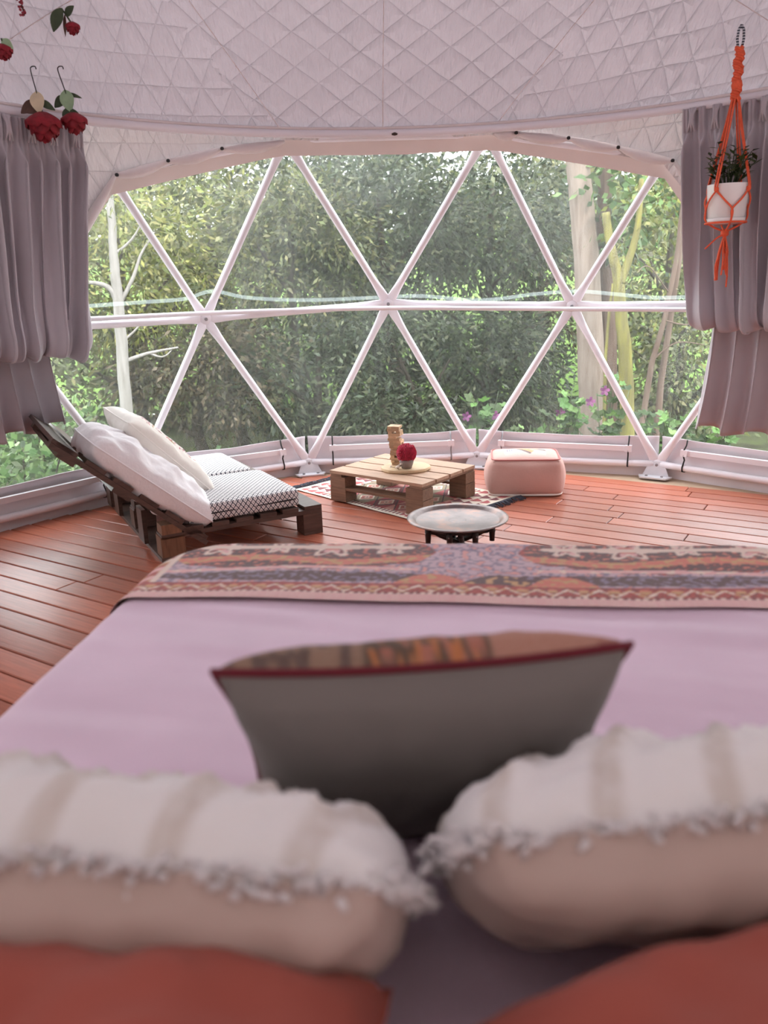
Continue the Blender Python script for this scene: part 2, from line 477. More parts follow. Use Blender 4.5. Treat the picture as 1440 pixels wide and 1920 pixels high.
# cushion lattice
t = NT('navy_lattice_canvas')
uv = t.new('ShaderNodeUVMap'); uv.uv_map = 'UVMap'
sep = t.new('ShaderNodeSeparateXYZ'); t.link(uv.outputs[0], sep.inputs[0])
P = 0.034
a = t.math('ADD', t.math('MULTIPLY', sep.outputs[0], 1.25 / P), t.math('MULTIPLY', sep.outputs[1], 1 / P))
b = t.math('SUBTRACT', t.math('MULTIPLY', sep.outputs[0], 1.25 / P), t.math('MULTIPLY', sep.outputs[1], 1 / P))
pa = t.math('PINGPONG', a, 0.5); pb = t.math('PINGPONG', b, 0.5)
ln = t.math('LESS_THAN', t.math('MINIMUM', pa, pb), 0.105)
dt = t.math('GREATER_THAN', t.math('MINIMUM', pa, pb), 0.40)
msk = t.math('MAXIMUM', ln, dt)
t.base(t.mix(msk, rgb(232, 228, 226), rgb(58, 58, 72)), 0.85, 0, 0.2); t.bump(t.noise(300, 2), 0.2, 0.003)
M['lattice'] = t.m

# ------------------------------------------------------------------ dome geometry (3-frequency geodesic, radius 3 m)
RAD = 3.0; ZC = 0.595
s5 = 1 / math.sqrt(5)
def sph(a, z):
    r = math.sqrt(1 - z * z); return Vector((r * math.sin(R_(a)), r * math.cos(R_(a)), z))
def gl_(v): v = v.normalized() * RAD; return Vector((v.x, v.y, v.z + ZC))
A0, A1, C0, C1, C2 = sph(-36, s5), sph(36, s5), sph(-72, -s5), sph(0, -s5), sph(72, -s5)
DT = [gl_(A0), gl_(2 * A0 + A1), gl_(A0 + 2 * A1), gl_(A1)]
DM = [gl_(2 * A0 + C0), gl_(2 * A0 + C1), gl_(A0 + A1 + C1), gl_(2 * A1 + C1), gl_(2 * A1 + C2)]
DB = [gl_(A0 + 2 * C0), gl_(C0 + C1 + A0), gl_(A0 + 2 * C1), gl_(A1 + 2 * C1), gl_(C1 + C2 + A1), gl_(A1 + 2 * C2)]
for p in DB: p.z = 0.075
def pol(az, el, r): # dome polar to world
    a, e = R_(az), R_(el)
    return Vector((r * math.cos(e) * math.sin(a), r * math.cos(e) * math.cos(a), ZC + r * math.sin(e)))

# ---- floor
floor = solo(MB().lathe([(0.01, -0.10), (3.1, -0.10), (3.1, -0.045), (0.01, -0.045)], seg=72), 'floor', M['subfloor'], (0, 0, 0), kind='structure')
trim = solo(MB().lathe([(2.72, -0.044), (3.12, -0.044), (3.12, -0.012), (2.72, -0.012), (2.72, -0.044)], seg=96, cap=False), 'trim_1', M['rim'], (0, 0, 0), kind='structure')
PW = 0.1228; POFF = 0.166; PANG = R_(-34.8)
pd = Vector((math.cos(PANG), math.sin(PANG), 0)); pn = Vector((-pd.y, pd.x, 0))
if pn.y < 0: pn = -pn
joints_seen = [(1.30, 1.92), (1.21, 1.71), (0.92, 1.83), (1.13, 1.47), (0.82, 1.55), (1.43, 1.15), (1.70, 1.58)]
pmesh = {}
for k in range(-23, 24):
    c0 = POFF + (k + 0.5) * PW
    half = PW / 2
    m = max(abs(c0 - half), abs(c0 + half))
    RF = 2.915
    if m >= RF - 0.05: continue
    L = math.sqrt(RF * RF - m * m)
    cuts = [-L, L]
    for (jx, jy) in joints_seen:
        jp = Vector((jx, jy, 0))
        if abs(jp.dot(pn) - c0) < half: cuts.append(jp.dot(pd))
    if len(cuts) == 2:
        x = -L + random.uniform(0.9, 2.4)
        while x < L - 0.6:
            cuts.append(x); x += random.uniform(1.8, 3.0)
    cuts.sort()
    for a_, b_ in zip(cuts[:-1], cuts[1:]):
        ln_ = b_ - a_ - 0.004
        mb = MB()
        e = 0.0035; h = 0.026; wv_ = PW - 0.0075
        x0, x1 = -ln_ / 2, ln_ / 2; y0, y1 = -wv_ / 2, wv_ / 2
        V = [(x0, y0, -h), (x1, y0, -h), (x1, y1, -h), (x0, y1, -h), (x0, y0, -e), (x1, y0, -e), (x1, y1, -e), (x0, y1, -e),
             (x0 + e, y0 + e, 0), (x1 - e, y0 + e, 0), (x1 - e, y1 - e, 0), (x0 + e, y1 - e, 0)]
        F = [(0, 3, 2, 1), (0, 1, 5, 4), (1, 2, 6, 5), (2, 3, 7, 6), (3, 0, 4, 7), (4, 5, 9, 8), (5, 6, 10, 9), (6, 7, 11, 10), (7, 4, 8, 11), (8, 9, 10, 11)]
        o = mb.add(V, F).build('plank', M['plank'], floor, local=True)
        ctr = pd * ((a_ + b_) / 2) + pn * c0
        o.location = (ctr.x, ctr.y, 0.0); o.rotation_euler = (0, 0, PANG)

# ---- ceiling and wall liners
EL_RAIL = 32.4
def el_open(az):
    a = abs(az)
    if a < 13.6: return 31.3
    if a < 36: return 31.3 + (26.4 - 31.3) * ((a - 13.6) / 22.4) ** 1.15
    if a < 47.8: return 26.4 + (9.9 - 26.4) * (a - 36) / 11.8
    if a < 60.2: return 9.9 + (-10.5 - 9.9) * (a - 47.8) / 12.4
    return -11.3
def liner(name, mat, az0, az1, lo, hi, nu, nv, r=2.93, parent=None):
    uvs = []; mids = []
    def fn(u, v):
        az = az0 + (az1 - az0) * u
        e0 = lo(az); e1 = hi(az); el = e0 + (e1 - e0) * v
        rr = r + 0.012 * nz(az * 0.13, el * 0.16, 3) + 0.006 * nz(az * 0.5, el * 0.4, 8)
        p = pol(az, el, rr); mids.append(1.0 if el > 32 and abs(az) < 14.6 + (el - 32.6) * 1.44 else 0.0)
        uvs.append((R_(az) * r * math.cos(R_(min(el, 62))), R_(el) * r))
        return p
    mb = MB().grid(fn, nu, nv)
    o = mb.build(name, mat, parent, True)
    set_uv(o, uvs)
    at = o.data.attributes.new('middle_panel', 'FLOAT', 'POINT'); at.data.foreach_set('value', mids)
    return o
cei = liner('ceiling', M['quilt'], -180, 180, lambda a: EL_RAIL - 0.4, lambda a: 89.8, 361, 90)
tag(cei, kind='structure')
wf = liner('wall_front', M['quilt_wall'], -64, 64, el_open, lambda a: EL_RAIL + 0.2, 180, 26, 2.945)
tag(wf, kind='structure')
for nm, a0_, a1_ in (('wall_left', -125, -63.8), ('wall_right', 63.8, 125), ('wall_back', 124.8, 235.2)):
    o = liner(nm, M['quilt_back' if nm == 'wall_back' else 'quilt_side'], a0_, a1_, lambda a: -11.3, lambda a: EL_RAIL + 0.2, 50, 30, 2.945)
    tag(o, kind='structure')
# seam welts on the liner
def gc(p, q, n=14, r=2.912):
    a = (pol(*p, 1) - Vector((0, 0, ZC))); b = (pol(*q, 1) - Vector((0, 0, ZC)))
    return [a.lerp(b, i / n).normalized() * r + Vector((0, 0, ZC)) for i in range(n + 1)]
for p, q in (((-0.6, 32.6), (-0.8, 62)), ((-14.6, 32.6), (-44, 53)), ((14.6, 32.2), (47, 52.5)), ((-56, 34.2), (-34, 49)), ((55, 35), (36, 48.5))):
    MB().tube(gc(p, q), 0.0024, 6).build('seam_welt', M['edgeroll'], cei, True)
# small tear in the liner over the window
MB().grid(lambda u, v: pol(-1.0 + 9.0 * u, 32.1 + 0.5 * v * (1 - abs(2 * u - 1)) + 0.12 * math.sin(u * 17), 2.90 - 0.004 * v), 14, 3).build('tear', M['foil'], cei, False)
MB().lathe([(0.002, 0), (0.018, 0.004), (0.02, 0.012), (0.002, 0.02)], pol(1.0, 32.2, 2.885), 10).build('stitch_knot', M['foil'], cei, True)

# valance: beige border strip on the film under the liner edge
def val(v0, v1):
    def fn(u, v):
        az = -52 + 104 * u
        e = el_open(az)
        wd = (1.9 if abs(az) < 36 else 1.9 + 0.9 * min(1, (abs(az) - 36) / 6)) + 0.12 * nz(az * 0.2, 1)
        return pol(az, e + 0.3 - (wd + 0.3) * v, 2.955 + 0.012 * v)
    return fn
MB().grid(val(0, 1), 150, 5).build('valance', M['valance'], wf, True)
# rolled liner edge with toggles
def roll(pts):
    P = catmull(pts, 8)
    return P
kl = [(-50, 8.5, 2.93), (-43.5, 15.5, 2.92), (-36.0, 26.9, 2.93), (-29.6, 28.7, 2.93), (-22.6, 30.3, 2.93), (-14.1, 31.3, 2.93)]
kr = [(14.6, 31.7, 2.93), (17.7, 31.4, 2.93), (24.6, 30.3, 2.93), (30.9, 28.7, 2.93), (37.5, 26.6, 2.93), (44, 16.5, 2.92), (50, 8.5, 2.93)]
for L_ in (kl, kr):
    for a_, b_ in zip(L_[:-1], L_[1:]):
        n = 14
        path = []; rads = []
        for i in range(n + 1):
            t_ = i / n
            az = a_[0] + (b_[0] - a_[0]) * t_; el = a_[1] + (b_[1] - a_[1]) * t_
            sag = math.sin(PI * t_)
            path.append(pol(az, el - 0.22 * sag, 2.925 - 0.012 * sag))
            rads.append(0.011 + 0.019 * sag + 0.003 * nz(az * 2, el))
        MB().tube(path, rads, 10).build('rolled_edge', M['edgeroll'], wf, True)
for az, el, r in kl[2:5] + kr[1:5]:
    c = pol(az, el + 0.25, 2.90)
    MB().lathe([(0.002, -0.009), (0.010, -0.006), (0.011, 0.003), (0.007, 0.009), (0.002, 0.010)], c, 10).build('toggle', M['black'], wf, True)

# ---- window: struts, hubs, panes
win = thing('window_1', (0, 2.9, 0), kind='structure')
edges = set(); tris = []
names = {}
for tagc, L_ in (('T', DT), ('M', DM), ('B', DB)):
    for i, p in enumerate(L_): names[(tagc, i)] = p
for i in range(5): tris.append((('B', i), ('B', i + 1), ('M', i)))
for i in range(4): tris.append((('M', i), ('M', i + 1), ('B', i + 1)))
for i in range(4): tris.append((('M', i), ('M', i + 1), ('T', i)))
for i in range(3): tris.append((('T', i), ('T', i + 1), ('M', i + 1)))
for tr_ in tris:
    for a_, b_ in ((0, 1), (1, 2), (2, 0)):
        edges.add(tuple(sorted((tr_[a_], tr_[b_]))))
def outn(p): return (p - Vector((0, 0, ZC))).normalized()
for e in sorted(edges):
    if e[0][0] == 'B' and e[1][0] == 'B': continue
    a_, b_ = names[e[0]], names[e[1]]
    d = (b_ - a_).normalized()
    pa, pb = a_ + d * 0.015, b_ - d * 0.015
    n = 12
    path = [pa.lerp(pb, i / n) for i in (0, 0.35, 0.8, 1.3, 2, 4, 6, 8, 10, 10.7, 11.2, 11.65, 12)]
    # flattened ends: wide and thin near the bolts
    mb = MB(); seg = 12
    nrm = outn((a_ + b_) / 2); side = d.cross(nrm).normalized()
    vs = []; fs = []
    for i, p in enumerate(path):
        k = min(i, len(path) - 1 - i)
        fl = {0: 1.0, 1: 1.0, 2: 0.75, 3: 0.3}.get(k, 0.0)
        rw = 0.0235 + 0.009 * fl; rt = 0.0235 - 0.018 * fl
        if k == 0: rw *= 0.6
        for s_ in range(seg):
            th = 2 * PI * s_ / seg
            vs.append(p + side * (rw * math.cos(th)) + nrm * (rt * math.sin(th)))
    for i in range(len(path) - 1):
        for s_ in range(seg):
            s2 = (s_ + 1) % seg
            fs.append((i * seg + s_, i * seg + s2, (i + 1) * seg + s2, (i + 1) * seg + s_))
    fs.append(tuple(range(seg))[::-1]); fs.append(tuple((len(path) - 1) * seg + s_ for s_ in range(seg)))
    mb.add(vs, fs).build('strut', M['steel'], win, True)
def frame_at(nrm):
    z = nrm.normalized(); x = Vector((0, 0, 1)).cross(z).normalized(); y = z.cross(x)
    return Matrix((x, y, z)).transposed()
for key, p in names.items():
    nrm = -outn(p); Rm = frame_at(nrm)
    hub = MB().lathe([(0.002, -0.012), (0.036, -0.012), (0.038, 0.010), (0.034, 0.014), (0.002, 0.015)], p, 20, rot=Rm).build('hub', M['steel'], win, True)
    MB().lathe([(0.002, 0.012), (0.012, 0.013), (0.011, 0.026), (0.002, 0.028)], p, 6, rot=Rm).build('bolt', M['bolt'], hub, False)
for tr_ in tris:
    P = [names[k] for k in tr_]
    c = (P[0] + P[1] + P[2]) / 3; n_ = outn(c)
    off = n_ * 0.045
    q = [c + (p - c) * 1.0 + off for p in P]
    if tr_[0][0] == 'B' and tr_[1][0] == 'B':
        pass
    MB().add(q, [(0, 1, 2)]).build('pane', M['film'], win, False)
# level hoop pipe running across the hubs
pipe = [(-2.42, 1.53, 1.165), (-2.13, 1.92, 1.16), (-1.83, 2.21, 1.15), (-1.21, 2.6, 1.147), (-0.61, 2.81, 1.14), (0.01, 2.87, 1.13), (0.61, 2.8, 1.11), (1.19, 2.61, 1.092), (1.8, 2.23, 1.08), (2.13, 1.92, 1.075), (2.42, 1.53, 1.07)]
MB().tube(catmull(pipe, 6), 0.0145, 10).build('hoop_pipe', M['steel'], win, True)
weld = [(-2.2, 2.0, 1.2), (-1.86, 2.27, 1.22), (-1.57, 2.47, 1.23), (-1.31, 2.62, 1.24), (-1.14, 2.69, 1.28), (-0.92, 2.79, 1.23), (-0.54, 2.89, 1.2), (-0.08, 2.94, 1.2), (0.23, 2.93, 1.2), (0.62, 2.88, 1.16), (0.97, 2.78, 1.19), (1.15, 2.7, 1.2), (1.26, 2.65, 1.2), (1.5, 2.53, 1.17), (1.66, 2.44, 1.15), (1.83, 2.31, 1.15), (2.15, 2.0, 1.15)]
wp = catmull(weld, 6)
def weld_fn(u, v):
    p = wp[min(len(wp) - 1, int(round(u * (len(wp) - 1))))]
    n_ = Vector((p.x, p.y, 0)).normalized()
    q = p + n_ * 0.035; return Vector((q.x, q.y, q.z + (v - 0.5) * 0.024))
MB().grid(weld_fn, len(wp), 3).build('weld_band', M['weld'], win, True)
# foot plates under the base hubs
for i in range(6):
    p = DB[i]; rad = Vector((p.x, p.y, 0)).normalized(); tan = Vector((rad.y, -rad.x, 0))
    b = Vector((p.x, p.y, 0)) - rad * 0.02
    def q(r_, t_, z_): return b - rad * r_ + tan * t_ + Vector((0, 0, z_))
    mb = MB()
    V = [q(0.09, -0.085, 0.002), q(0.09, 0.085, 0.002), q(0.02, 0.11, 0.002), q(0.02, -0.11, 0.002), q(0.09, -0.085, 0.012), q(0.09, 0.085, 0.012), q(0.02, 0.11, 0.012), q(0.02, -0.11, 0.012)]
    mb.add(V, [(0, 3, 2, 1), (4, 5, 6, 7), (0, 1, 5, 4), (1, 2, 6, 5), (2, 3, 7, 6), (3, 0, 4, 7)])
    V = [q(0.02, -0.085, 0.012), q(0.02, 0.085, 0.012), q(0.0, 0.045, 0.10), q(0.0, -0.045, 0.10), q(0.012, -0.085, 0.012), q(0.012, 0.085, 0.012), q(-0.008, 0.045, 0.10), q(-0.008, -0.045, 0.10)]
    mb.add(V, [(0, 1, 2, 3), (7, 6, 5, 4), (0, 3, 7, 4), (1, 5, 6, 2), (3, 2, 6, 7), (0, 4, 5, 1)])
    fp = mb.build('foot_plate', M['zinc'], win, False)
    for s_ in (-0.05, 0.05):
        MB().lathe([(0.001, 0.011), (0.010, 0.012), (0.009, 0.020), (0.001, 0.021)], q(0.055, s_, 0), 6).build('bolt', M['bolt'], fp)

# ---- skirt with clamp bars and base pipes
sk = thing('baseboard_front', (0, 2.9, 0), kind='structure')
for i in range(5):
    a_, b_ = DB[i].copy(), DB[i + 1].copy(); a_.z = b_.z = 0
    mid = (a_ + b_) / 2; nrm = Vector((mid.x, mid.y, 0)).normalized(); d = (b_ - a_)
    sd = i * 7.3
    def fn(u, v):
        p = a_.lerp(b_, u)
        z = v * (0.262 + 0.008 * nz(u * 4 + sd, 1) - 0.012 * math.sin(PI * u))
        r = 0.045 + 0.014 * math.sin(v * 9 + 0.8) * (0.6 + 0.4 * math.sin(PI * u)) + 0.010 * nz(u * 5 + sd, v * 3) - 0.03 * (1 - v) ** 4
        return p + nrm * r + Vector((0, 0, z * 1.16 - 0.042))
    MB().grid(fn, 40, 16).build('skirt_panel', M['pvc'], sk, True, solid=0.003)
    u0, u1 = (0.13, 0.86)
    p0 = a_.lerp(b_, u0) - nrm * -0.008; p1 = a_.lerp(b_, u1) - nrm * -0.008
    p0.z = p1.z = 0.178
    bar = MB().beam(p0, p1, 0.03, 0.034).build('clamp_bar', M['steel'], sk)
    for uu in (u0 + 0.015, u1 - 0.015):
        pp = a_.lerp(b_, uu) + nrm * 0.0; pp.z = 0.178
        MB().beam(pp - d.normalized() * 0.022, pp + d.normalized() * 0.022, 0.036, 0.042).build('end_clamp', M['steel'], sk)
        mb = MB()
        path = [a_.lerp(b_, uu) + nrm * r_ + Vector((0, 0, z_)) for r_, z_ in ((0.03, 0.258), (0.02, 0.225), (-0.012, 0.197), (-0.014, 0.16), (0.004, 0.13), (-0.024, 0.085), (-0.02, 0.06), (0.02, 0.05))]
        mb.tube(path, 0.005, 6).build('strap', M['black'] if (i + (uu > 0.5)) % 3 else M['bolt'], sk, True)
    q0 = a_.lerp(b_, 0.02); q1 = a_.lerp(b_, 0.98)
    path = []
    for k in range(13):
        t_ = k / 12; p = q0.lerp(q1, t_); p.z = 0.082 - 0.008 * math.sin(PI * t_)
        path.append(p)
    MB().tube(path, 0.0225, 12).build('base_pipe', M['steel'], sk, True)

# ---- outside ground and hillside
def ground_z(x, y):
    r = math.hypot(x, y)
    z = -0.75 - 0.2 * sstep(3, 9, y) + 0.06 * nz(x * 0.4, y * 0.4, 2)
    z += max(0, y - 10.5) * 0.125 + max(0, x - 2) * max(0, y - 8) * 0.004
    return z
g1 = MB().grid(lambda u, v: Vector((-16 + 34 * u, -9 + 20.5 * v, ground_z(-16 + 34 * u, -9 + 20.5 * v))), 60, 50)
solo(g1, 'ground', M['litter'], (0, 0, -0.8), kind='structure', smooth=True)
g2 = MB().grid(lambda u, v: Vector((-40 + 84 * u, 11.3 + 40 * v, ground_z(-40 + 84 * u, 11.3 + 40 * v) + 0.05)), 60, 40)
solo(g2, 'hillside', M['lawn'], (0, 12, -0.8), kind='structure', smooth=True)

# ---- leaves
def leaf_mesh(name, pos, dirs, nrm, ln, wd, mat, parent):
    n = len(pos)
    side = np.cross(dirs, nrm); side /= (np.linalg.norm(side, axis=1, keepdims=True) + 1e-9)
    ln = ln[:, None]; wd = wd[:, None]
    v = np.empty((n, 4, 3), dtype=np.float32)
    v[:, 0] = pos; v[:, 1] = pos + dirs * ln * 0.45 + side * wd; v[:, 2] = pos + dirs * ln - nrm * ln * 0.12; v[:, 3] = pos + dirs * ln * 0.45 - side * wd
    if parent is not None:
        v -= np.array(MROOT[parent.name].translation, dtype=np.float32)
    me = bpy.data.meshes.new(name)
    me.vertices.add(n * 4); me.vertices.foreach_set('co', v.reshape(-1))
    me.loops.add(n * 4); me.loops.foreach_set('vertex_index', np.arange(n * 4, dtype=np.int32))
    me.polygons.add(n); me.polygons.foreach_set('loop_start', np.arange(0, n * 4, 4, dtype=np.int32))
    me.polygons.foreach_set('loop_total', np.full(n, 4, dtype=np.int32))
    me.update(calc_edges=True); me.validate()
    me.materials.append(mat)
    o = bpy.data.objects.new(name, me); COL.objects.link(o)
    if parent is not None: o.parent = parent
    o['kind'] = 'stuff'
    return o
def unit(a): return a / (np.linalg.norm(a, axis=1, keepdims=True) + 1e-9)
def cloud(c, r, ncl, per, clr, droop=0.4, shell=0.45):
    """leaf positions in clumps filling an ellipsoid"""
    d = unit(rng.normal(size=(ncl, 3)))
    rad = (shell + (1 - shell) * rng.random(ncl) ** 0.5)[:, None]
    cc = np.array(c) + d * rad * np.array(r)
    cc = np.repeat(cc, per, 0); out = np.repeat(d, per, 0)
    off = rng.normal(size=cc.shape) * clr * np.array([1, 1, 0.75])
    pos = cc + off
    dirs = unit(0.7 * unit(off) + 0.4 * out + rng.normal(size=cc.shape) * 0.45 + np.array([0, 0, -droop]))
    nrm = unit(np.cross(dirs, rng.normal(size=cc.shape)))
    return pos, dirs, nrm
def limb(mb, P, r0, r1, n=6, seg=8):
    Q = catmull(P, n); k = len(Q)
    Q = [q + Vector((nz(q.z * 3, i * 0.3), nz(q.z * 3, 5 + i * 0.3), 0)) * 0.012 for i, q in enumerate(Q)]
    mb.tube(Q, [r0 + (r1 - r0) * i / (k - 1) for i in range(k)], seg)
def tree(name, label, base, limbs, bkmat, crowns, leaf_l, leaf_w, lmat, group='trees outside the window', cat='tree'):
    root = thing(name, base, label, cat, group)
    mb = MB()
    for P, a_, b_ in limbs: limb(mb, P, a_, b_)
    mb.build('trunk', bkmat, root, True)
    ps, ds, ns = [], [], []
    for c, r, ncl, per, clr in crowns:
        p, d, n_ = cloud(c, r, ncl, per, clr); ps.append(p); ds.append(d); ns.append(n_)
    if ps:
        p = np.concatenate(ps); d = np.concatenate(ds); n_ = np.concatenate(ns)
        ln = leaf_l * (0.6 + 0.8 * rng.random(len(p))); wd = leaf_w * (0.6 + 0.8 * rng.random(len(p)))
        leaf_mesh('foliage', p, d, n_, ln, wd, lmat, root)
    return root

# slender pale tree on the left
tree('slender_tree', 'slender pale grey tree with bare forked branches left of the lounger view', (-2.47, 4.98, -0.9),
     [([(-2.47, 4.98, -0.95), (-2.44, 4.98, -0.09), (-2.40, 4.99, 0.74), (-2.38, 5.0, 1.23), (-2.38, 5.0, 1.55), (-2.36, 5.01, 1.87), (-2.34, 5.01, 2.7)], 0.068, 0.03),
      ([(-2.39, 5.0, 1.20), (-2.44, 4.98, 1.32), (-2.55, 4.95, 1.37), (-2.7, 4.92, 1.38)], 0.032, 0.012),
      ([(-2.36, 5.01, 1.20), (-2.25, 5.03, 1.38), (-2.15, 5.06, 1.6), (-2.0, 5.08, 1.80)], 0.022, 0.007),
      ([(-2.37, 5.0, 1.62), (-2.22, 5.03, 1.72), (-2.08, 5.06, 1.9)], 0.016, 0.006),
      ([(-2.38, 5.0, 0.66), (-2.17, 5.05, 0.72), (-1.9, 5.11, 0.76)], 0.022, 0.008),
      ([(-2.17, 5.05, 0.72), (-2.05, 5.07, 0.68), (-1.96, 5.10, 0.74)], 0.012, 0.005),
      ([(-2.36, 5.0, 0.86), (-2.22, 5.04, 0.98), (-2.12, 5.06, 1.08)], 0.012, 0.005)],
     M['bk_pale'], [((-2.45, 5.15, 2.15), (0.65, 0.4, 0.45), 22, 30, 0.16), ((-2.95, 5.0, 1.5), (0.3, 0.3, 0.4), 12, 26, 0.14)], 0.085, 0.016, M['lf_yel'])
# gum pair on the right
tree('gum_tree', 'broad straight pinkish gum trunk right of centre behind the panes', (2.53, 6.35, -0.9),
     [([(2.54, 6.35, -1.0), (2.47, 6.37, 0.21), (2.41, 6.39, 1.04), (2.34, 6.41, 1.77), (2.26, 6.43, 2.42), (2.18, 6.45, 3.6)], 0.165, 0.12)],
     M['bk_gum'], [((1.7, 6.9, 2.9), (0.8, 0.5, 0.4), 16, 26, 0.2)], 0.1, 0.02, M['lf_dark'])
tree('stringybark_tree', 'shaggy twin trunk standing just right of the broad gum trunk', (2.75, 6.5, -0.9),
     [([(2.76, 6.5, -1.0), (2.70, 6.52, 0.49), (2.65, 6.53, 1.03), (2.62, 6.54, 1.49), (2.60, 6.55, 1.94), (2.62, 6.55, 3.4)], 0.11, 0.075)],
     M['bk_red'], [((2.75, 6.3, 2.1), (0.42, 0.35, 0.6), 30, 16, 0.14)], 0.12, 0.035, M['lf_fresh'])
tree('mossy_tree', 'forked trunk streaked with yellow moss beside the gum trunks', (2.75, 5.76, -0.9),
     [([(2.76, 5.76, -1.0), (2.66, 5.78, 0.33), (2.6, 5.8, 0.83), (2.55, 5.82, 1.26), (2.47, 5.84, 1.52), (2.40, 5.86, 1.9)], 0.085, 0.04),
      ([(2.57, 5.81, 1.20), (2.64, 5.79, 1.44), (2.70, 5.77, 1.72), (2.72, 5.76, 2.2)], 0.05, 0.025),
      ([(2.5, 5.85, -0.9), (2.46, 5.85, 0.4), (2.50, 5.84, 1.2)], 0.022, 0.015)],
     M['bk_moss'], [((2.95, 5.95, 2.0), (0.35, 0.3, 0.4), 16, 16, 0.13)], 0.085, 0.02, M['lf_yel'])
tree('leaning_tree', 'thin reddish leaning stems near the right curtain', (2.9, 5.2, -0.9),
     [([(2.55, 5.25, -0.9), (2.68, 5.24, -0.1), (2.72, 5.23, 0.33), (2.80, 5.21, 0.75), (2.88, 5.2, 1.25), (2.95, 5.2, 2.2)], 0.035, 0.022),
      ([(2.85, 5.3, -0.9), (2.86, 5.3, 0.1), (2.92, 5.3, 0.8), (2.98, 5.3, 1.7)], 0.04, 0.026),
      ([(2.74, 5.23, 0.45), (2.95, 5.2, 0.62), (3.2, 5.1, 0.6)], 0.01, 0.004),
      ([(2.8, 5.2, 0.85), (3.0, 5.1, 0.8), (3.25, 5.0, 0.86)], 0.009, 0.004),
      ([(2.85, 5.2, 1.1), (2.6, 5.1, 1.35), (2.45, 5.0, 1.3)], 0.008, 0.003)],
     M['bk_red'], [((3.2, 5.4, 1.5), (0.4, 0.4, 0.7), 22, 20, 0.13)], 0.07, 0.014, M['lf_mid'])
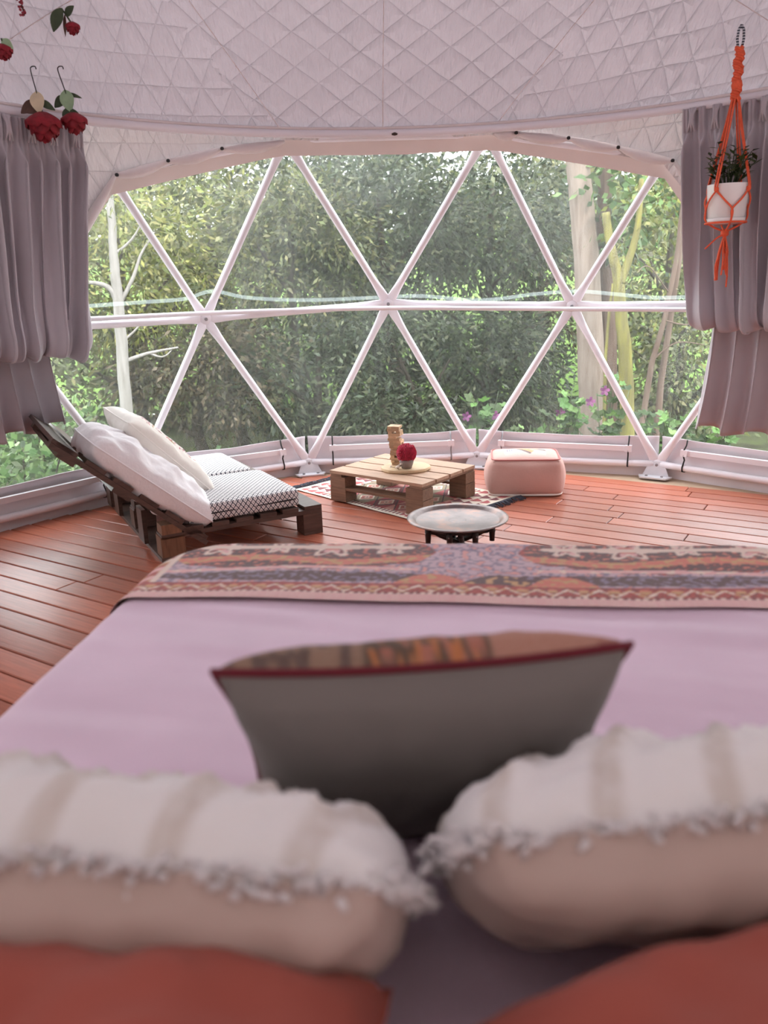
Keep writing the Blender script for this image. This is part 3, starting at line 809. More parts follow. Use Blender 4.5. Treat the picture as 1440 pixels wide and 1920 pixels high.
# dark evergreens in the middle
TL = [
 # name, label, base, crown list, leaf size, material, bark
 ('evergreen_tree', 'tall dark evergreen behind the middle top panes', (0.3, 8.6), [((0.2, 8.6, 1.9), (1.35, 0.8, 0.98), 150, 50, 0.19)], 'lf_dark'),
 ('evergreen_tree', 'dense dark evergreen right of the middle hub with dark trunk', (1.75, 9.0), [((1.75, 8.8, 2.0), (1.15, 0.8, 0.9), 120, 50, 0.19)], 'lf_dark'),
 ('evergreen_tree', 'olive green tree filling the left middle panes', (-1.0, 8.2), [((-0.95, 8.2, 1.6), (1.15, 0.7, 1.05), 130, 50, 0.18)], 'lf_mid'),
 ('evergreen_tree', 'low dark bushy tree under the middle rail left of centre', (-0.7, 7.4), [((-0.65, 7.4, 0.1), (1.05, 0.6, 0.75), 120, 46, 0.17)], 'lf_dark'),
 ('evergreen_tree', 'low dark bushy tree below the rail right of centre', (1.55, 7.9), [((1.5, 7.9, 0.25), (0.8, 0.6, 0.75), 90, 46, 0.17)], 'lf_dark'),
 ('evergreen_tree', 'small dark bush at foot of the view behind the wooden table', (0.25, 6.9), [((0.1, 6.9, -0.35), (0.75, 0.5, 0.42), 70, 40, 0.15)], 'lf_dark'),
 ('broadleaf_tree', 'yellow green tree behind the slender pale trunk', (-3.0, 7.6), [((-3.0, 7.6, 1.5), (1.1, 0.7, 1.1), 120, 46, 0.18)], 'lf_yel'),
 ('broadleaf_tree', 'hazy yellowish tree left of the second upper strut', (-2.0, 8.8), [((-2.1, 8.8, 1.6), (1.0, 0.7, 1.2), 100, 46, 0.2)], 'lf_yel'),
 ('broadleaf_tree', 'dull brownish tree low behind the slender trunk', (-2.2, 7.2), [((-2.0, 7.2, 0.25), (1.0, 0.5, 0.7), 90, 44, 0.16)], 'lf_brown'),
 ('broadleaf_tree', 'grey green tree at the far left beside the curtain', (-4.4, 7.4), [((-4.2, 7.4, 0.9), (0.9, 0.8, 1.5), 90, 44, 0.2)], 'lf_mid'),
 ('broadleaf_tree', 'distant pale tree at top left below the fabric edge', (-3.6, 12.5), [((-3.4, 12.5, 2.4), (1.7, 1.0, 0.9), 90, 46, 0.24)], 'lf_mid'),
 ('broadleaf_tree', 'distant dark tree across the top middle of the window', (-0.3, 12.8), [((-0.4, 12.8, 2.5), (1.8, 0.9, 1.2), 110, 46, 0.24)], 'lf_dark'),
 ('broadleaf_tree', 'distant shady tree behind the gum trunks', (3.1, 11.5), [((3.0, 11.5, 2.4), (1.7, 0.9, 1.1), 90, 46, 0.24)], 'lf_mid'),
 ('broadleaf_tree', 'dark tree at mid height between hub and gum trunk', (2.4, 9.6), [((2.5, 9.4, 0.9), (0.7, 0.6, 0.9), 60, 44, 0.18)], 'lf_brown'),
 ('broadleaf_tree', 'twiggy yellow green tree near right curtain', (4.1, 8.4), [((4.1, 8.4, 1.4), (1.0, 0.7, 1.3), 60, 30, 0.2)], 'lf_yel'),
 ('broadleaf_tree', 'grey green thicket low near the right curtain', (3.6, 6.6), [((3.6, 6.6, 0.1), (0.8, 0.6, 0.8), 60, 36, 0.17)], 'lf_mid'),
 ('broadleaf_tree', 'dim distant thicket low behind the middle panes', (0.2, 10.6), [((0.2, 10.8, 0.4), (1.5, 0.7, 0.9), 90, 46, 0.2)], 'lf_dark'),
 ('broadleaf_tree', 'far hazy treetop behind the left upper panes', (-3.2, 17.5), [((-3.0, 17.5, 2.7), (3.4, 0.8, 1.5), 150, 46, 0.32)], 'lf_mid'),
 ('broadleaf_tree', 'far hazy treetop behind the middle upper panes', (1.0, 18.2), [((1.2, 18.2, 3.0), (3.0, 0.8, 1.5), 130, 46, 0.32)], 'lf_dark'),
 ('broadleaf_tree', 'far hazy treetop behind the right upper pane', (6.2, 17.0), [((6.2, 17.0, 3.0), (2.6, 0.8, 1.5), 90, 46, 0.32)], 'lf_mid'),
 ('broadleaf_tree', 'shaded olive thicket right of the gum trunks at rail height', (4.6, 10.2), [((4.5, 10.2, 0.7), (1.1, 0.6, 1.1), 70, 40, 0.19)], 'lf_mid'),
 ('broadleaf_tree', 'dark low thicket between the twisted trunk and the gum', (2.2, 8.6), [((2.15, 8.6, -0.2), (0.9, 0.5, 0.7), 70, 44, 0.17)], 'lf_dark'),
 ('broadleaf_tree', 'dim distant thicket low on the left', (-3.2, 10.6), [((-3.2, 10.6, 0.3), (1.9, 0.7, 1.2), 90, 46, 0.22)], 'lf_mid'),
]
for nm, lab, (bx, by), crowns, lm in TL:
    gz = ground_z(bx, by)
    top = crowns[0][0]; ex = crowns[0][1]
    L_ = [([(bx + 0.15, by, gz - 0.1), (bx, by, (gz + top[2]) / 2), (top[0], top[1], top[2] + ex[2] * 0.5)], 0.10, 0.03)]
    for k in range(5):
        a_ = k * 1.3 + bx
        h0 = gz + (top[2] - gz) * (0.35 + 0.12 * k)
        L_.append(([(bx, by, h0), (bx + math.cos(a_) * ex[0] * 0.4, by + math.sin(a_) * ex[1] * 0.4, h0 + 0.35 * ex[2]), (top[0] + math.cos(a_) * ex[0] * 0.75, top[1] + math.sin(a_) * ex[1] * 0.7, h0 + 0.6 * ex[2])], 0.035, 0.01))
    far = by > 10
    tree(nm, lab, (bx, by, gz), L_, M['bk_dark'], crowns, (0.20 if by > 16 else 0.14) if far else 0.10, (0.05 if by > 16 else 0.032) if far else 0.018, M[lm])
# twisting dark trunk low in the middle
tree('twisted_tree', 'crooked dark branching trunk low behind the middle strut', (0.75, 7.2, -0.95),
     [([(0.8, 7.2, -0.95), (0.66, 7.23, -0.42), (0.53, 7.24, -0.08), (0.41, 7.25, 0.19), (0.2, 7.26, 0.7)], 0.055, 0.02),
      ([(0.43, 7.25, 0.15), (0.25, 7.26, 0.3), (-0.05, 7.27, 0.6)], 0.025, 0.01),
      ([(0.6, 7.23, -0.25), (0.75, 7.2, 0.0), (0.95, 7.2, 0.35)], 0.025, 0.01),
      ([(0.55, 7.24, -0.1), (0.35, 7.2, -0.15), (0.1, 7.2, -0.05)], 0.018, 0.006)],
     M['bk_dark'], [((0.15, 7.3, 0.75), (0.55, 0.3, 0.3), 36, 34, 0.13), ((0.95, 7.3, 0.55), (0.4, 0.3, 0.25), 16, 30, 0.12)], 0.09, 0.016, M['lf_dark'])
# broad leaved shrubs at the left
for lab, c, r, n in (('leafy light green shrub beside the slender trunk, behind the lounger', (-2.95, 4.5, -0.12), (0.55, 0.35, 0.5), 60),
                     ('leafy green shrub low at the far left under the curtain', (-3.0, 3.6, -0.25), (0.55, 0.4, 0.42), 60),
                     ('small pale green shrub behind the white lounger pillow', (-1.9, 4.7, -0.55), (0.5, 0.3, 0.3), 36)):
    tree('leafy_shrub', lab, (c[0], c[1], -0.85), [([(c[0] + dx, c[1], -0.85), (c[0] + dx * 1.6, c[1], c[2]), (c[0] + dx * 2.2, c[1], c[2] + r[2] * 0.7)], 0.012, 0.005) for dx in (-0.2, -0.08, 0.05, 0.18)],
         M['bk_dark'], [(c, r, n, 22, 0.11)], 0.075, 0.026, M['lf_fresh'], 'shrubs outside the window', 'shrub')

# ---- flowering mallows by the right panes
def mallow(x, y, z0, top, spread, nleaf, flowers, label):
    root = thing('mallow_plant', (x, y, z0), label, 'plant', 'flowering plants outside the window')
    st = MB(); lf = MB()
    tips = []
    for k in range(6):
        a_ = random.uniform(0, 2 * PI); rr = spread * random.uniform(0.3, 1)
        tip = Vector((x + rr * math.cos(a_), y + rr * 0.6 * math.sin(a_), top * random.uniform(0.55, 1.0) + z0 * (1 - random.uniform(0.6, 1)) * 0.3))
        P = catmull([(x, y, z0), (x + rr * 0.3 * math.cos(a_), y + 0.2 * rr * math.sin(a_), (z0 + tip.z) / 2), tip], 5)
        st.tube(P, [0.007 - 0.004 * i / (len(P) - 1) for i in range(len(P))], 5); tips.append(P)
    for k in range(nleaf):
        P = random.choice(tips); t_ = random.uniform(0.35, 1.0) ; q = P[int(t_ * (len(P) - 1))]
        c = q + Vector((random.gauss(0, 0.055), random.gauss(0, 0.05), random.gauss(0.01, 0.03)))
        r0 = random.uniform(0.034, 0.072)
        n_ = Vector((random.gauss(0, 0.5), random.gauss(-0.35, 0.4), 1)).normalized()
        X = n_.orthogonal().normalized(); Y = n_.cross(X); ph = random.uniform(0, 6)
        vs = [c - n_ * r0 * 0.25]
        for j in range(15):
            th = 2 * PI * j / 15; rr = r0 * (0.82 + 0.2 * math.cos(5 * th)) * (0.35 if j == 0 else 1)
            vs.append(c + X * rr * math.cos(th + ph) + Y * rr * math.sin(th + ph) + n_ * r0 * 0.12 * math.cos(5 * th + 1))
        lf.add(vs, [(0, 1 + j, 1 + (j + 1) % 15) for j in range(15)])
    st.build('stem', M['leaf_dk'], root, True)
    f_ = lf.build('foliage', M['lf_mallow'], root, False); f_['kind'] = 'stuff'
    for (fx, fy, fz) in flowers:
        c = Vector((fx, fy, fz)); mb = MB()
        n_ = Vector((random.gauss(0, 0.3), -1, random.gauss(0.1, 0.3))).normalized(); X = n_.orthogonal().normalized(); Y = n_.cross(X)
        for j in range(5):
            th = 2 * PI * j / 5; d1 = X * math.cos(th) + Y * math.sin(th); d2 = -X * math.sin(th) + Y * math.cos(th)
            mb.add([c, c + d1 * 0.022 + d2 * 0.014 + n_ * 0.012, c + d1 * 0.042 + d2 * 0.010 + n_ * 0.014, c + d1 * 0.042 - d2 * 0.010 + n_ * 0.014, c + d1 * 0.022 - d2 * 0.014 + n_ * 0.012], [(0, 1, 2, 3, 4)])
        mb.build('flower', M['petal_p'], root, False)
mallow(0.83, 4.09, -0.8, 0.42, 0.18, 60, [(0.70, 4.02, 0.17), (0.94, 4.0, 0.17)], 'mallow plant with two purple flowers behind the pink pouf')
mallow(1.50, 3.98, -0.8, 0.46, 0.24, 70, [(1.47, 3.9, 0.2)], 'mallow plant just left of the gum trunk')
mallow(1.85, 3.85, -0.8, 0.62, 0.22, 80, [(1.80, 3.78, 0.38), (1.69, 3.8, 0.29)], 'taller mallow plant in front of the gum trunks')
mallow(2.28, 3.66, -0.8, 0.40, 0.28, 150, [], 'bushy mallow plant behind the right base hub')
mallow(2.62, 3.45, -0.8, 0.25, 0.28, 120, [], 'mallow plant low under the right curtain')
mallow(1.2, 4.2, -0.8, 0.08, 0.2, 26, [], 'low mallow plant above the skirt right of the pouf')

# ------------------------------------------------------------------ curtain rail and curtains
railp = [Vector((2.45 * math.sin(R_(a)), 2.45 * math.cos(R_(a)), 2.158 - 0.02 * (a + 75) / 150)) for a in range(-76, 77, 2)]
rail = thing('curtain_rail', (0, 2.45, 2.12), 'white curved curtain rail running under the quilted ceiling', 'rail')
def railfn(u, v):
    i = u * (len(railp) - 1); p = railp[int(round(i))]
    n_ = Vector((p.x, p.y, 0)).normalized()
    prof = [(0.012, -0.02), (-0.012, -0.02), (-0.014, 0.0), (-0.012, 0.02), (0.012, 0.02), (0.012, -0.02)]
    k = int(round(v * 5)); return p + n_ * prof[k][0] + Vector((0, 0, prof[k][1]))
MB().grid(railfn, len(railp), 6).build('track', M['steel'], rail, True)
MB().tube([p + Vector((0, 0, 0.028)) - Vector((p.x, p.y, 0)).normalized() * 0.004 for p in railp], 0.009, 8).build('bead', M['edgeroll'], rail, True)

def curtain(side, label, az_in_top, az_in_blouse, az_tail_top, az_tail_bot, az_out, zb, ztail):
    root = thing('curtain', (side * 1.75, 1.75, ztail), label, 'curtain', 'grey curtains tied up at the window')
    prof = [(2.440, 2.135), (2.442, 2.09), (2.445, 2.05), (2.448, 2.02), (2.445, 1.99), (2.44, 1.94), (2.44, 1.85), (2.445, 1.7), (2.45, 1.5), (2.45, 1.3), (2.44, 1.16), (2.425, 1.07),
            (2.43, 1.015), (2.46, 0.985), (2.51, 0.985), (2.56, 1.01), (2.60, 1.05)]
    dz = zb - 0.985
    prof = [(r, z + dz * sstep(1.9, 1.1, z)) for r, z in prof]
    pr = catmull([(r, 0, z) for r, z in prof], 4); NV = len(pr); NU = 260
    nf = 14.5
    def fn(u, v):
        P = pr[int(round(v * (NV - 1)))]; r, z = P.x, P.z
        zz = min(1, max(0, (2.135 - z) / 1.15))
        below = sstep(2.02, 1.9, z)
        az_in = az_in_top + (az_in_blouse - az_in_top) * zz ** 1.5
        s = u
        slant = 5.0 * (2.0 - z) * nz(s * 3.3, 0.4, side * 3 + 9) * below
        ph = 2 * PI * nf * s + below * (4.2 * nz(s * 4.1, z * 0.6, side * 3) + 2.0 * zz * nz(s * 7, z * 1.8, side * 7)) + slant
        amp = 0.014 + 0.026 * below + 0.022 * zz * nz(s * 6, z * 0.7 + 3, side)
        pinch = math.exp(-((z - 2.015) / 0.028) ** 2)
        amp *= (1 - 0.55 * pinch)
        bl = sstep(0.30, 0.72, v)
        amp *= (1 - 0.45 * bl)
        dr = -amp * math.sin(ph) - (0.012 + 0.010 * zz) * below * math.sin(0.47 * ph + 1.0)
        if below < 1:
            dr += -(1 - below) * 0.008 * math.sin(3 * ph)
        da = 0.30 * math.cos(ph) * (0.4 + 0.6 * below) * amp / 0.03 + 0.10 * below * math.sin(2 * ph + 0.5)
        lob = PI * 8.3 * s + 1.3 * nz(s * 5, 2, side * 2) + 0.9 * (z - 1.2) * nz(s * 4, 7, side) * 2
        lb = abs(math.sin(lob)) ** 0.6
        end = sstep(1.0, 0.9, v)
        dr -= 0.062 * bl * lb * (0.4 + 0.6 * end)
        z2 = z - 0.075 * sstep(0.55, 0.85, v) * lb * (0.6 + 0.6 * nz(s * 6, 1, side)) + 0.012 * nz(s * 9, v * 6, 2) + 0.02 * sstep(0.5, 0.8, v)
        az = az_in + (az_out - az_in) * s + da * (1 if side > 0 else -1)
        rr = r + dr
        return Vector((rr * math.sin(R_(az)), rr * math.cos(R_(az)), z2))
    MB().grid(fn, NU, NV).build('drape', M['curtain'], root, True, solid=0.003)
    NV2 = 26; nf2 = 8.5
    def fn2(u, v):
        z = (zb + 0.09) + (ztail - zb - 0.09) * v
        az_in = az_tail_top + (az_tail_bot - az_tail_top) * v
        ph = 2 * PI * nf2 * u + 1.6 * nz(u * 3, v * 0.8, side * 5 + 1)
        amp = 0.022 + 0.022 * v
        r = 2.575 + 0.03 * v - amp * math.sin(ph) - 0.010 * math.sin(2 * ph + 1)
        az = az_in + (az_out - az_in) * u + 0.5 * math.cos(ph) * (1 if side > 0 else -1)
        z += v * (0.022 * math.sin(ph * 0.5) + 0.06 * (u - 0.3) * (-1 if side < 0 else -0.4))
        return Vector((r * math.sin(R_(az)), r * math.cos(R_(az)), z))
    tail = MB().grid(fn2, 190, NV2).build('tail', M['curtain'], root, True, solid=0.003)
    # pinch-pleat fingers on the heading
    for k in range(10):
        u = (1.45 * k + 0.75) / nf
        if u > 1: continue
        mb = MB()
        for j in (-1, 0, 1):
            path = []
            for i in range(5):
                v = i / 4; z = 2.13 - 0.115 * v
                az = az_in_top + (az_out - az_in_top) * u + j * 0.42 * (1 - 0.78 * math.sin(PI * min(1, v * 0.62 + 0.25)) ** 2) * 1.2
                r = 2.418 - 0.012 * math.sin(PI * v)
                path.append(Vector((r * math.sin(R_(az)), r * math.cos(R_(az)), z)))
            mb.tube(path, [0.009, 0.009, 0.008, 0.006, 0.004], 6)
        mb.build('pinch_pleat', M['curtain'], root, True)
    return root
curtain(-1, 'grey satin curtain gathered up at the left, behind hanging roses', -41.0, -44.0, -47.2, -46.2, -68, 1.0, 0.58)
curtain(1, 'grey satin curtain bloused up at the right behind the hanging pot', 39.3, 42.6, 43.8, 42.0, 68, 1.01, 0.395)

# ------------------------------------------------------------------ pillows
def pillow(w_, h_, t_, Mx, n=44, pinch=0.10, wr=0.010, seed=0, side=1, disp=None, puff=0.42, rnd=0.0):
    """one face of a pillow; side +1 = front, -1 = back. Returns MB and uv list"""
    uvs = []
    def fn(a, b):
        u, v = 2 * a - 1, 2 * b - 1
        x = w_ / 2 * u * (1 - pinch * (1 - abs(v) ** 2.2) * abs(u) ** 2)
        y = h_ / 2 * v * (1 - pinch * (1 - abs(u) ** 2.2) * abs(v) ** 2)
        x *= math.sqrt(1 - rnd * v * v / 2); y *= math.sqrt(1 - rnd * u * u / 2)
        q = max(0.0, (1 - u ** 4) * (1 - v ** 4))
        z = t_ / 2 * q ** puff
        e = q ** 0.3
        z += e * wr * (nz(u * 3 + seed, v * 3, side) + 0.6 * nz(u * 7 + seed, v * 5, side + 4)) * 1.5
        if disp: z += disp(u, v) * e
        uvs.append((x, y))
        return Mx @ Vector((x, y, side * z))
    return MB().grid(fn, n, n), uvs
def orient(c, xdir, ydir):
    x = Vector(xdir).normalized(); y = Vector(ydir); y = (y - x * y.dot(x)).normalized(); z = x.cross(y)
    Mx = Matrix((x, y, z)).transposed().to_4x4(); Mx.translation = Vector(c); return Mx
def edge_loop(w_, h_, Mx, pinch=0.10, n=20, rnd=0.0):
    P = []
    for k in range(4 * n):
        s = k // n; t_ = (k % n) / n * 2 - 1
        u, v = ((t_, -1), (1, t_), (-t_, 1), (-1, -t_))[s]
        x = w_ / 2 * u * (1 - pinch * (1 - abs(v) ** 2.2) * abs(u) ** 2); y = h_ / 2 * v * (1 - pinch * (1 - abs(u) ** 2.2) * abs(v) ** 2)
        x *= math.sqrt(1 - rnd * v * v / 2); y *= math.sqrt(1 - rnd * u * u / 2)
        P.append(Mx @ Vector((x, y, 0)))
    return P

# ---- bed
BR = R_(-9.0)
bx_ = Vector((math.cos(BR), math.sin(BR), 0)); by_ = Vector((-math.sin(BR), math.cos(BR), 0))
BL = 2.18; BW = 1.88; BTOP = 0.55
# foot-left corner of the mattress top
FC = Vector((-0.855, -0.30, 0))
BC = FC + bx_ * (BW / 2) - by_ * (BL / 2)
bed = thing('bed', (BC.x, BC.y, 0), 'large bed with a mauve sheet in the foreground', 'bed', rz=BR)
def bedw(x, y, z): return BC + bx_ * x + by_ * y + Vector((0, 0, z))
Rb = Matrix.Rotation(BR, 3, 'Z')
MB().box(bedw(0, 0, 0.14), (BW - 0.06, BL - 0.06, 0.2), Rb).build('base', M['box'], bed)
for sx in (-1, 1):
    for sy in (-1, 1):
        MB().lathe([(0.03, 0.001), (0.035, 0.04)], bedw(sx * (BW / 2 - 0.12), sy * (BL / 2 - 0.12), 0), 12).build('leg', M['dark_wood'], bed, True)
def rbox_fn(w_, l_, r_, drop):
    def f(x, y, lift=0.0):
        rc = 0.16
        hx, hy = w_ / 2 - r_, l_ / 2 - r_
        kx = max(-(hx - rc), min(hx - rc, x)); ky = max(-(hy - rc), min(hy - rc, y))
        gx, gy = x - kx, y - ky; g = math.hypot(gx, gy)
        if g <= rc: return Vector((x, y, BTOP + lift)), 0
        if gx and gy:                      # corner: round in plan
            qx, qy = kx + gx / g * rc, ky + gy / g * rc
        else:
            qx = max(-hx, min(hx, x)); qy = max(-hy, min(hy, y))
        ex, ey = x - qx, y - qy; d = math.hypot(ex, ey)
        if d < 1e-9: return Vector((qx, qy, BTOP + lift)), 0
        dx, dy = ex / d, ey / d
        arc = r_ * PI / 2
        R2 = r_ + lift
        if d < arc:
            a_ = d / r_; h = R2 * math.sin(a_); z = -(r_) + R2 * math.cos(a_)
        else:
            h = R2; z = -r_ - (d - arc)
        return Vector((qx + dx * h, qy + dy * h, BTOP + z)), d
    return f
bf = rbox_fn(BW, BL, 0.07, 0.3)
EXT = 0.07 * PI / 2 - 0.07 + 0.26
def sheet(u, v):
    x = (u * 2 - 1) * (BW / 2 + EXT); y = (v * 2 - 1) * (BL / 2 + EXT)
    p, d = bf(x, y, 0.0)
    wr = 0.008 * nz(x * 1.1 + y * 0.8, y * 7, 1) + 0.006 * nz(x * 2.0, y * 15 + x * 3, 4)
    wr += 0.012 * sstep(-0.2, -0.8, y) * nz(x * 5 + y * 3, y * 7, 9) * 0.7
    if d > 0.05: wr *= 0.3
    wr = wr * (1 - 0.9 * sstep(BL / 2 - 0.56, BL / 2 - 0.44, y))      # pressed flat under the throw
    return bedw(p.x, p.y, p.z + wr)
MB().grid(sheet, 150, 170).build('sheet', M['mauve'], bed, True)
MB().box(bedw(0, 0, 0.355), (BW - 0.03, BL - 0.03, 0.24), Rb).build('mattress', M['white_cotton'], bed)

# ---- paisley throw across the foot of the bed
def mixc(a, b, t_): return tuple(a[i] + (b[i] - a[i]) * t_ for i in range(3))
C_LAV = rgb(206, 178, 190); C_BLU = rgb(140, 126, 150); C_CHAR = rgb(96, 66, 70); C_RED = rgb(178, 72, 66); C_CORAL = rgb(216, 124, 106)
C_PINK = rgb(232, 180, 180); C_CRM = rgb(236, 214, 200); C_GOLD = rgb(206, 160, 112); C_MAR = rgb(130, 62, 64)
def hash2(i, j, k=0): return (math.sin(i * 127.1 + j * 311.7 + k * 74.7) * 43758.5453) % 1.0
def paisley(x, y):
    """x across the bed from centre (m), y from hem (0) towards the bed foot (m)"""
    if y < 0.045: return mixc(C_PINK, C_CRM, 0.3 * hash2(int(x * 200), 1))
    if y < 0.12:
        f = y - 0.045
        s = (x / 0.075) % 1.0
        zig = abs(s - 0.5) * 2
        if f < 0.012: return C_CRM if (x / 0.02) % 1 < 0.45 else C_MAR
        if abs(f - 0.016 - 0.04 * zig) < 0.007: return C_CRM if hash2(int(x * 150), int(y * 150)) > 0.4 else C_GOLD
        if math.hypot((s - 0.5) * 0.075, f - 0.048) < 0.014: return C_GOLD if f < 0.05 else C_CORAL
        return C_RED if hash2(int(x * 260), int(y * 260)) > 0.25 else C_MAR
    # background field: lavender with fine scrolls
    n1 = nz(x * 46, y * 46, 2); n2 = nz(x * 90, y * 90, 5)
    col = C_LAV if n1 + 0.3 * n2 > 0 else (C_BLU if n1 > -0.28 else mixc(C_PINK, C_CORAL, 0.4))
    # large paisley blocks left and right, mirrored
    for cx, mir in ((-0.52, 1), (0.52, -1)):
        X = (x - cx) * mir; Y = y - 0.37
        d = (X / 0.40) ** 2 + (Y / 0.15) ** 2
        if d < 1.08 + 0.08 * math.sin(X * 60):
            col = C_CHAR if nz(x * 70, y * 70, 7) > -0.12 else (C_MAR if n1 > 0 else C_CORAL)
            if d > 0.92: col = C_RED if n2 > 0 else C_CHAR
            # rosette row
            for px, rr in ((-0.24, 0.07), (-0.06, 0.05), (0.1, 0.085), (0.27, 0.06)):
                q = math.hypot(X - px, (Y - 0.035) * 1.15); th = math.atan2(Y - 0.035, X - px)
                pet = rr * (0.72 + 0.28 * math.cos(6 * th))
                if abs(q - pet) < 0.011: col = C_CRM
                elif q < pet: col = C_CORAL if q < rr * 0.35 else (C_MAR if hash2(int(X * 90), int(Y * 90)) > 0.5 else C_PINK)
            if abs(Y - 0.035) < 0.012 and abs(X) < 0.33: col = C_CRM
            if abs(Y + 0.07 + 0.02 * math.sin(X * 12)) < 0.024: col = C_CORAL if n1 > -0.1 else C_GOLD
        # pink scroll stem and dark comma below
        yb = 0.185 + 0.02 * math.sin((X + 0.2) * 5)
        if -0.42 < X < 0.36 and abs(y - yb - 0.03) < 0.012: col = C_PINK if n1 > -0.2 else C_CRM
        if ((X - 0.05) / 0.42) ** 2 + ((y - 0.165) / 0.036) ** 2 < 1: col = C_CHAR if nz(x * 60, y * 60, 3) > -0.15 else C_BLU
    # scallops over the border in the middle
    for px, pw, cc in ((-0.12, 0.10, C_CORAL), (0.06, 0.10, C_CHAR), (0.22, 0.09, C_CORAL)):
        if y < 0.12 + 0.07 * max(0, 1 - ((x - px) / pw) ** 2):
            col = cc if n1 > -0.15 else C_GOLD
    # side borders
    ax = abs(x)
    if ax > 0.86:
        col = C_RED if (n1 > -0.1) else C_GOLD
        if (y / 0.07) % 1 < 0.4 and ax < 0.93: col = C_PINK if hash2(int(y / 0.07), 3) > 0.3 else C_CRM
        if ax < 0.875: col = C_CRM
    return col
cols = []
Y0 = BL / 2 - 0.50
def throw(u, v):
    x = (u * 2 - 1) * (BW / 2 + EXT * 0.95); yy = Y0 + v * (0.50 + EXT * 0.95)
    hem = 0.018 * nz(x * 2.2, 0.5, 11) - 0.02 * x
    y = yy + hem * (1 - v)
    p, d = bf(x, y, 0.008)
    cols.append(paisley(x, yy - Y0))
    wr = 0.006 * nz(x * 1.6, y * 6, 1) + 0.003 * nz(x * 5, y * 9, 8)
    if d > 0.05: wr *= 0.3
    return bedw(p.x, p.y, p.z + max(wr, -0.004) + 0.003)
mb = MB().grid(throw, 420, 150)
solo(mb, 'throw_blanket', M['attr_fine'], bedw(0, BL / 2 - 0.3, BTOP), 'pink and red paisley throw with a red border laid across the foot of the bed', 'blanket', smooth=True, colors=cols)

# ---- kilim cushion seen from behind
kc = Vector((-0.215, -1.775, 0.718))
kup = Vector((0.0, -0.50, 0.85))
Mx = orient(kc, (1, 0.01, 0.012), kup)     # local z points towards the bed head / camera or away
zdir = Mx.to_3x3() @ Vector((0, 0, 1))
cu = thing('kilim_cushion', (kc.x, kc.y, 0.56), 'grey backed cushion with a rust woven front standing in the middle of the bed', 'cushion')
fside = 1 if zdir.y > 0 else -1
KW, KH, KT = 0.488, 0.41, 0.16
mbk, _ = pillow(KW, KH, KT, Mx, 40, 0.10, 0.004, 3, -fside)
mbk.build('back', M['grey_linen'], cu, True)
kcol = []
mbf, uvk = pillow(KW, KH, KT, Mx, 70, 0.10, 0.004, 5, fside)
for (x, y) in uvk:
    s = x / KW + 0.5
    n1 = nz(x * 60, y * 60, 1)
    if s < 0.36: c = rgb(150, 118, 96) if n1 > -0.1 else rgb(96, 72, 62)
    elif s < 0.68: c = (rgb(196, 118, 60) if n1 > 0.12 else (rgb(90, 66, 46) if n1 > -0.2 else rgb(180, 110, 90)))
    else: c = rgb(186, 132, 112) if (y * 20) % 1 > 0.3 else rgb(140, 54, 58)
    kcol.append(c)
mbf.build('woven_front', M['attr'], cu, True, colors=kcol)
MB().tube(edge_loop(KW, KH, Mx), 0.006, 6, closed=True).build('piping', M['maroon'], cu, True)

# ---- tufted white pillows
def tuft(seed):
    def f(u, v):
        a = abs(((u * 3.2 + 0.9 * abs(v)) % 1) - 0.5) * 2
        r = sstep(0.62, 0.9, a)
        return 0.012 * r * (0.8 + 0.6 * nz(u * 22 + seed, v * 22, 1)) + 0.024 * nz(u * 3.6 + seed, v * 3, 3) + 0.014 * nz(u * 8 + v * 3 + seed, v * 5, 8) + 0.005 * nz(u * 30, v * 30 + seed, 6)
    return f
def tuftcol(uvs, w_, h_):
    out = []
    for x, y in uvs:
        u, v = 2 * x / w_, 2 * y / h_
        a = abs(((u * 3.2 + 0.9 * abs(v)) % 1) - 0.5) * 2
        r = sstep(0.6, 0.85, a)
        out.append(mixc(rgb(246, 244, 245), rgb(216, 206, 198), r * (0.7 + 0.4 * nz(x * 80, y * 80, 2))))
    return out
def tufted(c, xd, yd, w_, h_, t_, label, seed):
    Mx = orient(c, xd, yd)
    z = Mx.to_3x3() @ Vector((0, 0, 1)); fs = 1 if z.z > 0 else -1
    root = thing('tufted_pillow', (c[0], c[1], BTOP), label, 'pillow', 'white tufted pillows on the bed')
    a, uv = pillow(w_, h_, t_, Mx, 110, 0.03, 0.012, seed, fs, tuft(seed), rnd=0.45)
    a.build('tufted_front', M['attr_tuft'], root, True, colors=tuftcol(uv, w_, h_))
    b, _ = pillow(w_, h_, t_ * 1.1, Mx, 60, 0.03, 0.016, seed + 20, -fs, rnd=0.45)
    b.build('back', M['tuft_back'], root, True)
    # fluffy seam of short tufts
    E_ = edge_loop(w_, h_, Mx, 0.03, 60, 0.45); mb = MB()
    ctr = Vector(c)
    for p in E_:
        for k in range(3):
            d = (p - ctr).normalized() + Vector((random.gauss(0, 0.5), random.gauss(0, 0.5), random.gauss(0.1, 0.5)))
            q = p + Vector((random.gauss(0, 0.006), random.gauss(0, 0.006), random.gauss(0, 0.006)))
            mb.tube([q, q + d * 0.006, q + d * 0.010], [0.0045, 0.004, 0.002], 5)
    o = mb.build('fluffy_seam', M['white_cotton'], root, True); o['kind'] = 'stuff'
M['attr_tuft'] = attr_mat('tufted_cotton', 0.9, 0.3, 250, 0.3, 0.02)
tufted((-0.60, -1.975, 0.700), (1, -0.10, -0.07), (0.02, -0.72, 0.70), 0.74, 0.42, 0.18, 'white tufted pillow on the left, left of the grey cushion', 1)
tufted((0.145, -1.965, 0.706), (1, 0.03, 0.02), (0.0, -0.74, 0.68), 0.74, 0.40, 0.18, 'white tufted pillow on the right, right of the grey cushion', 6)
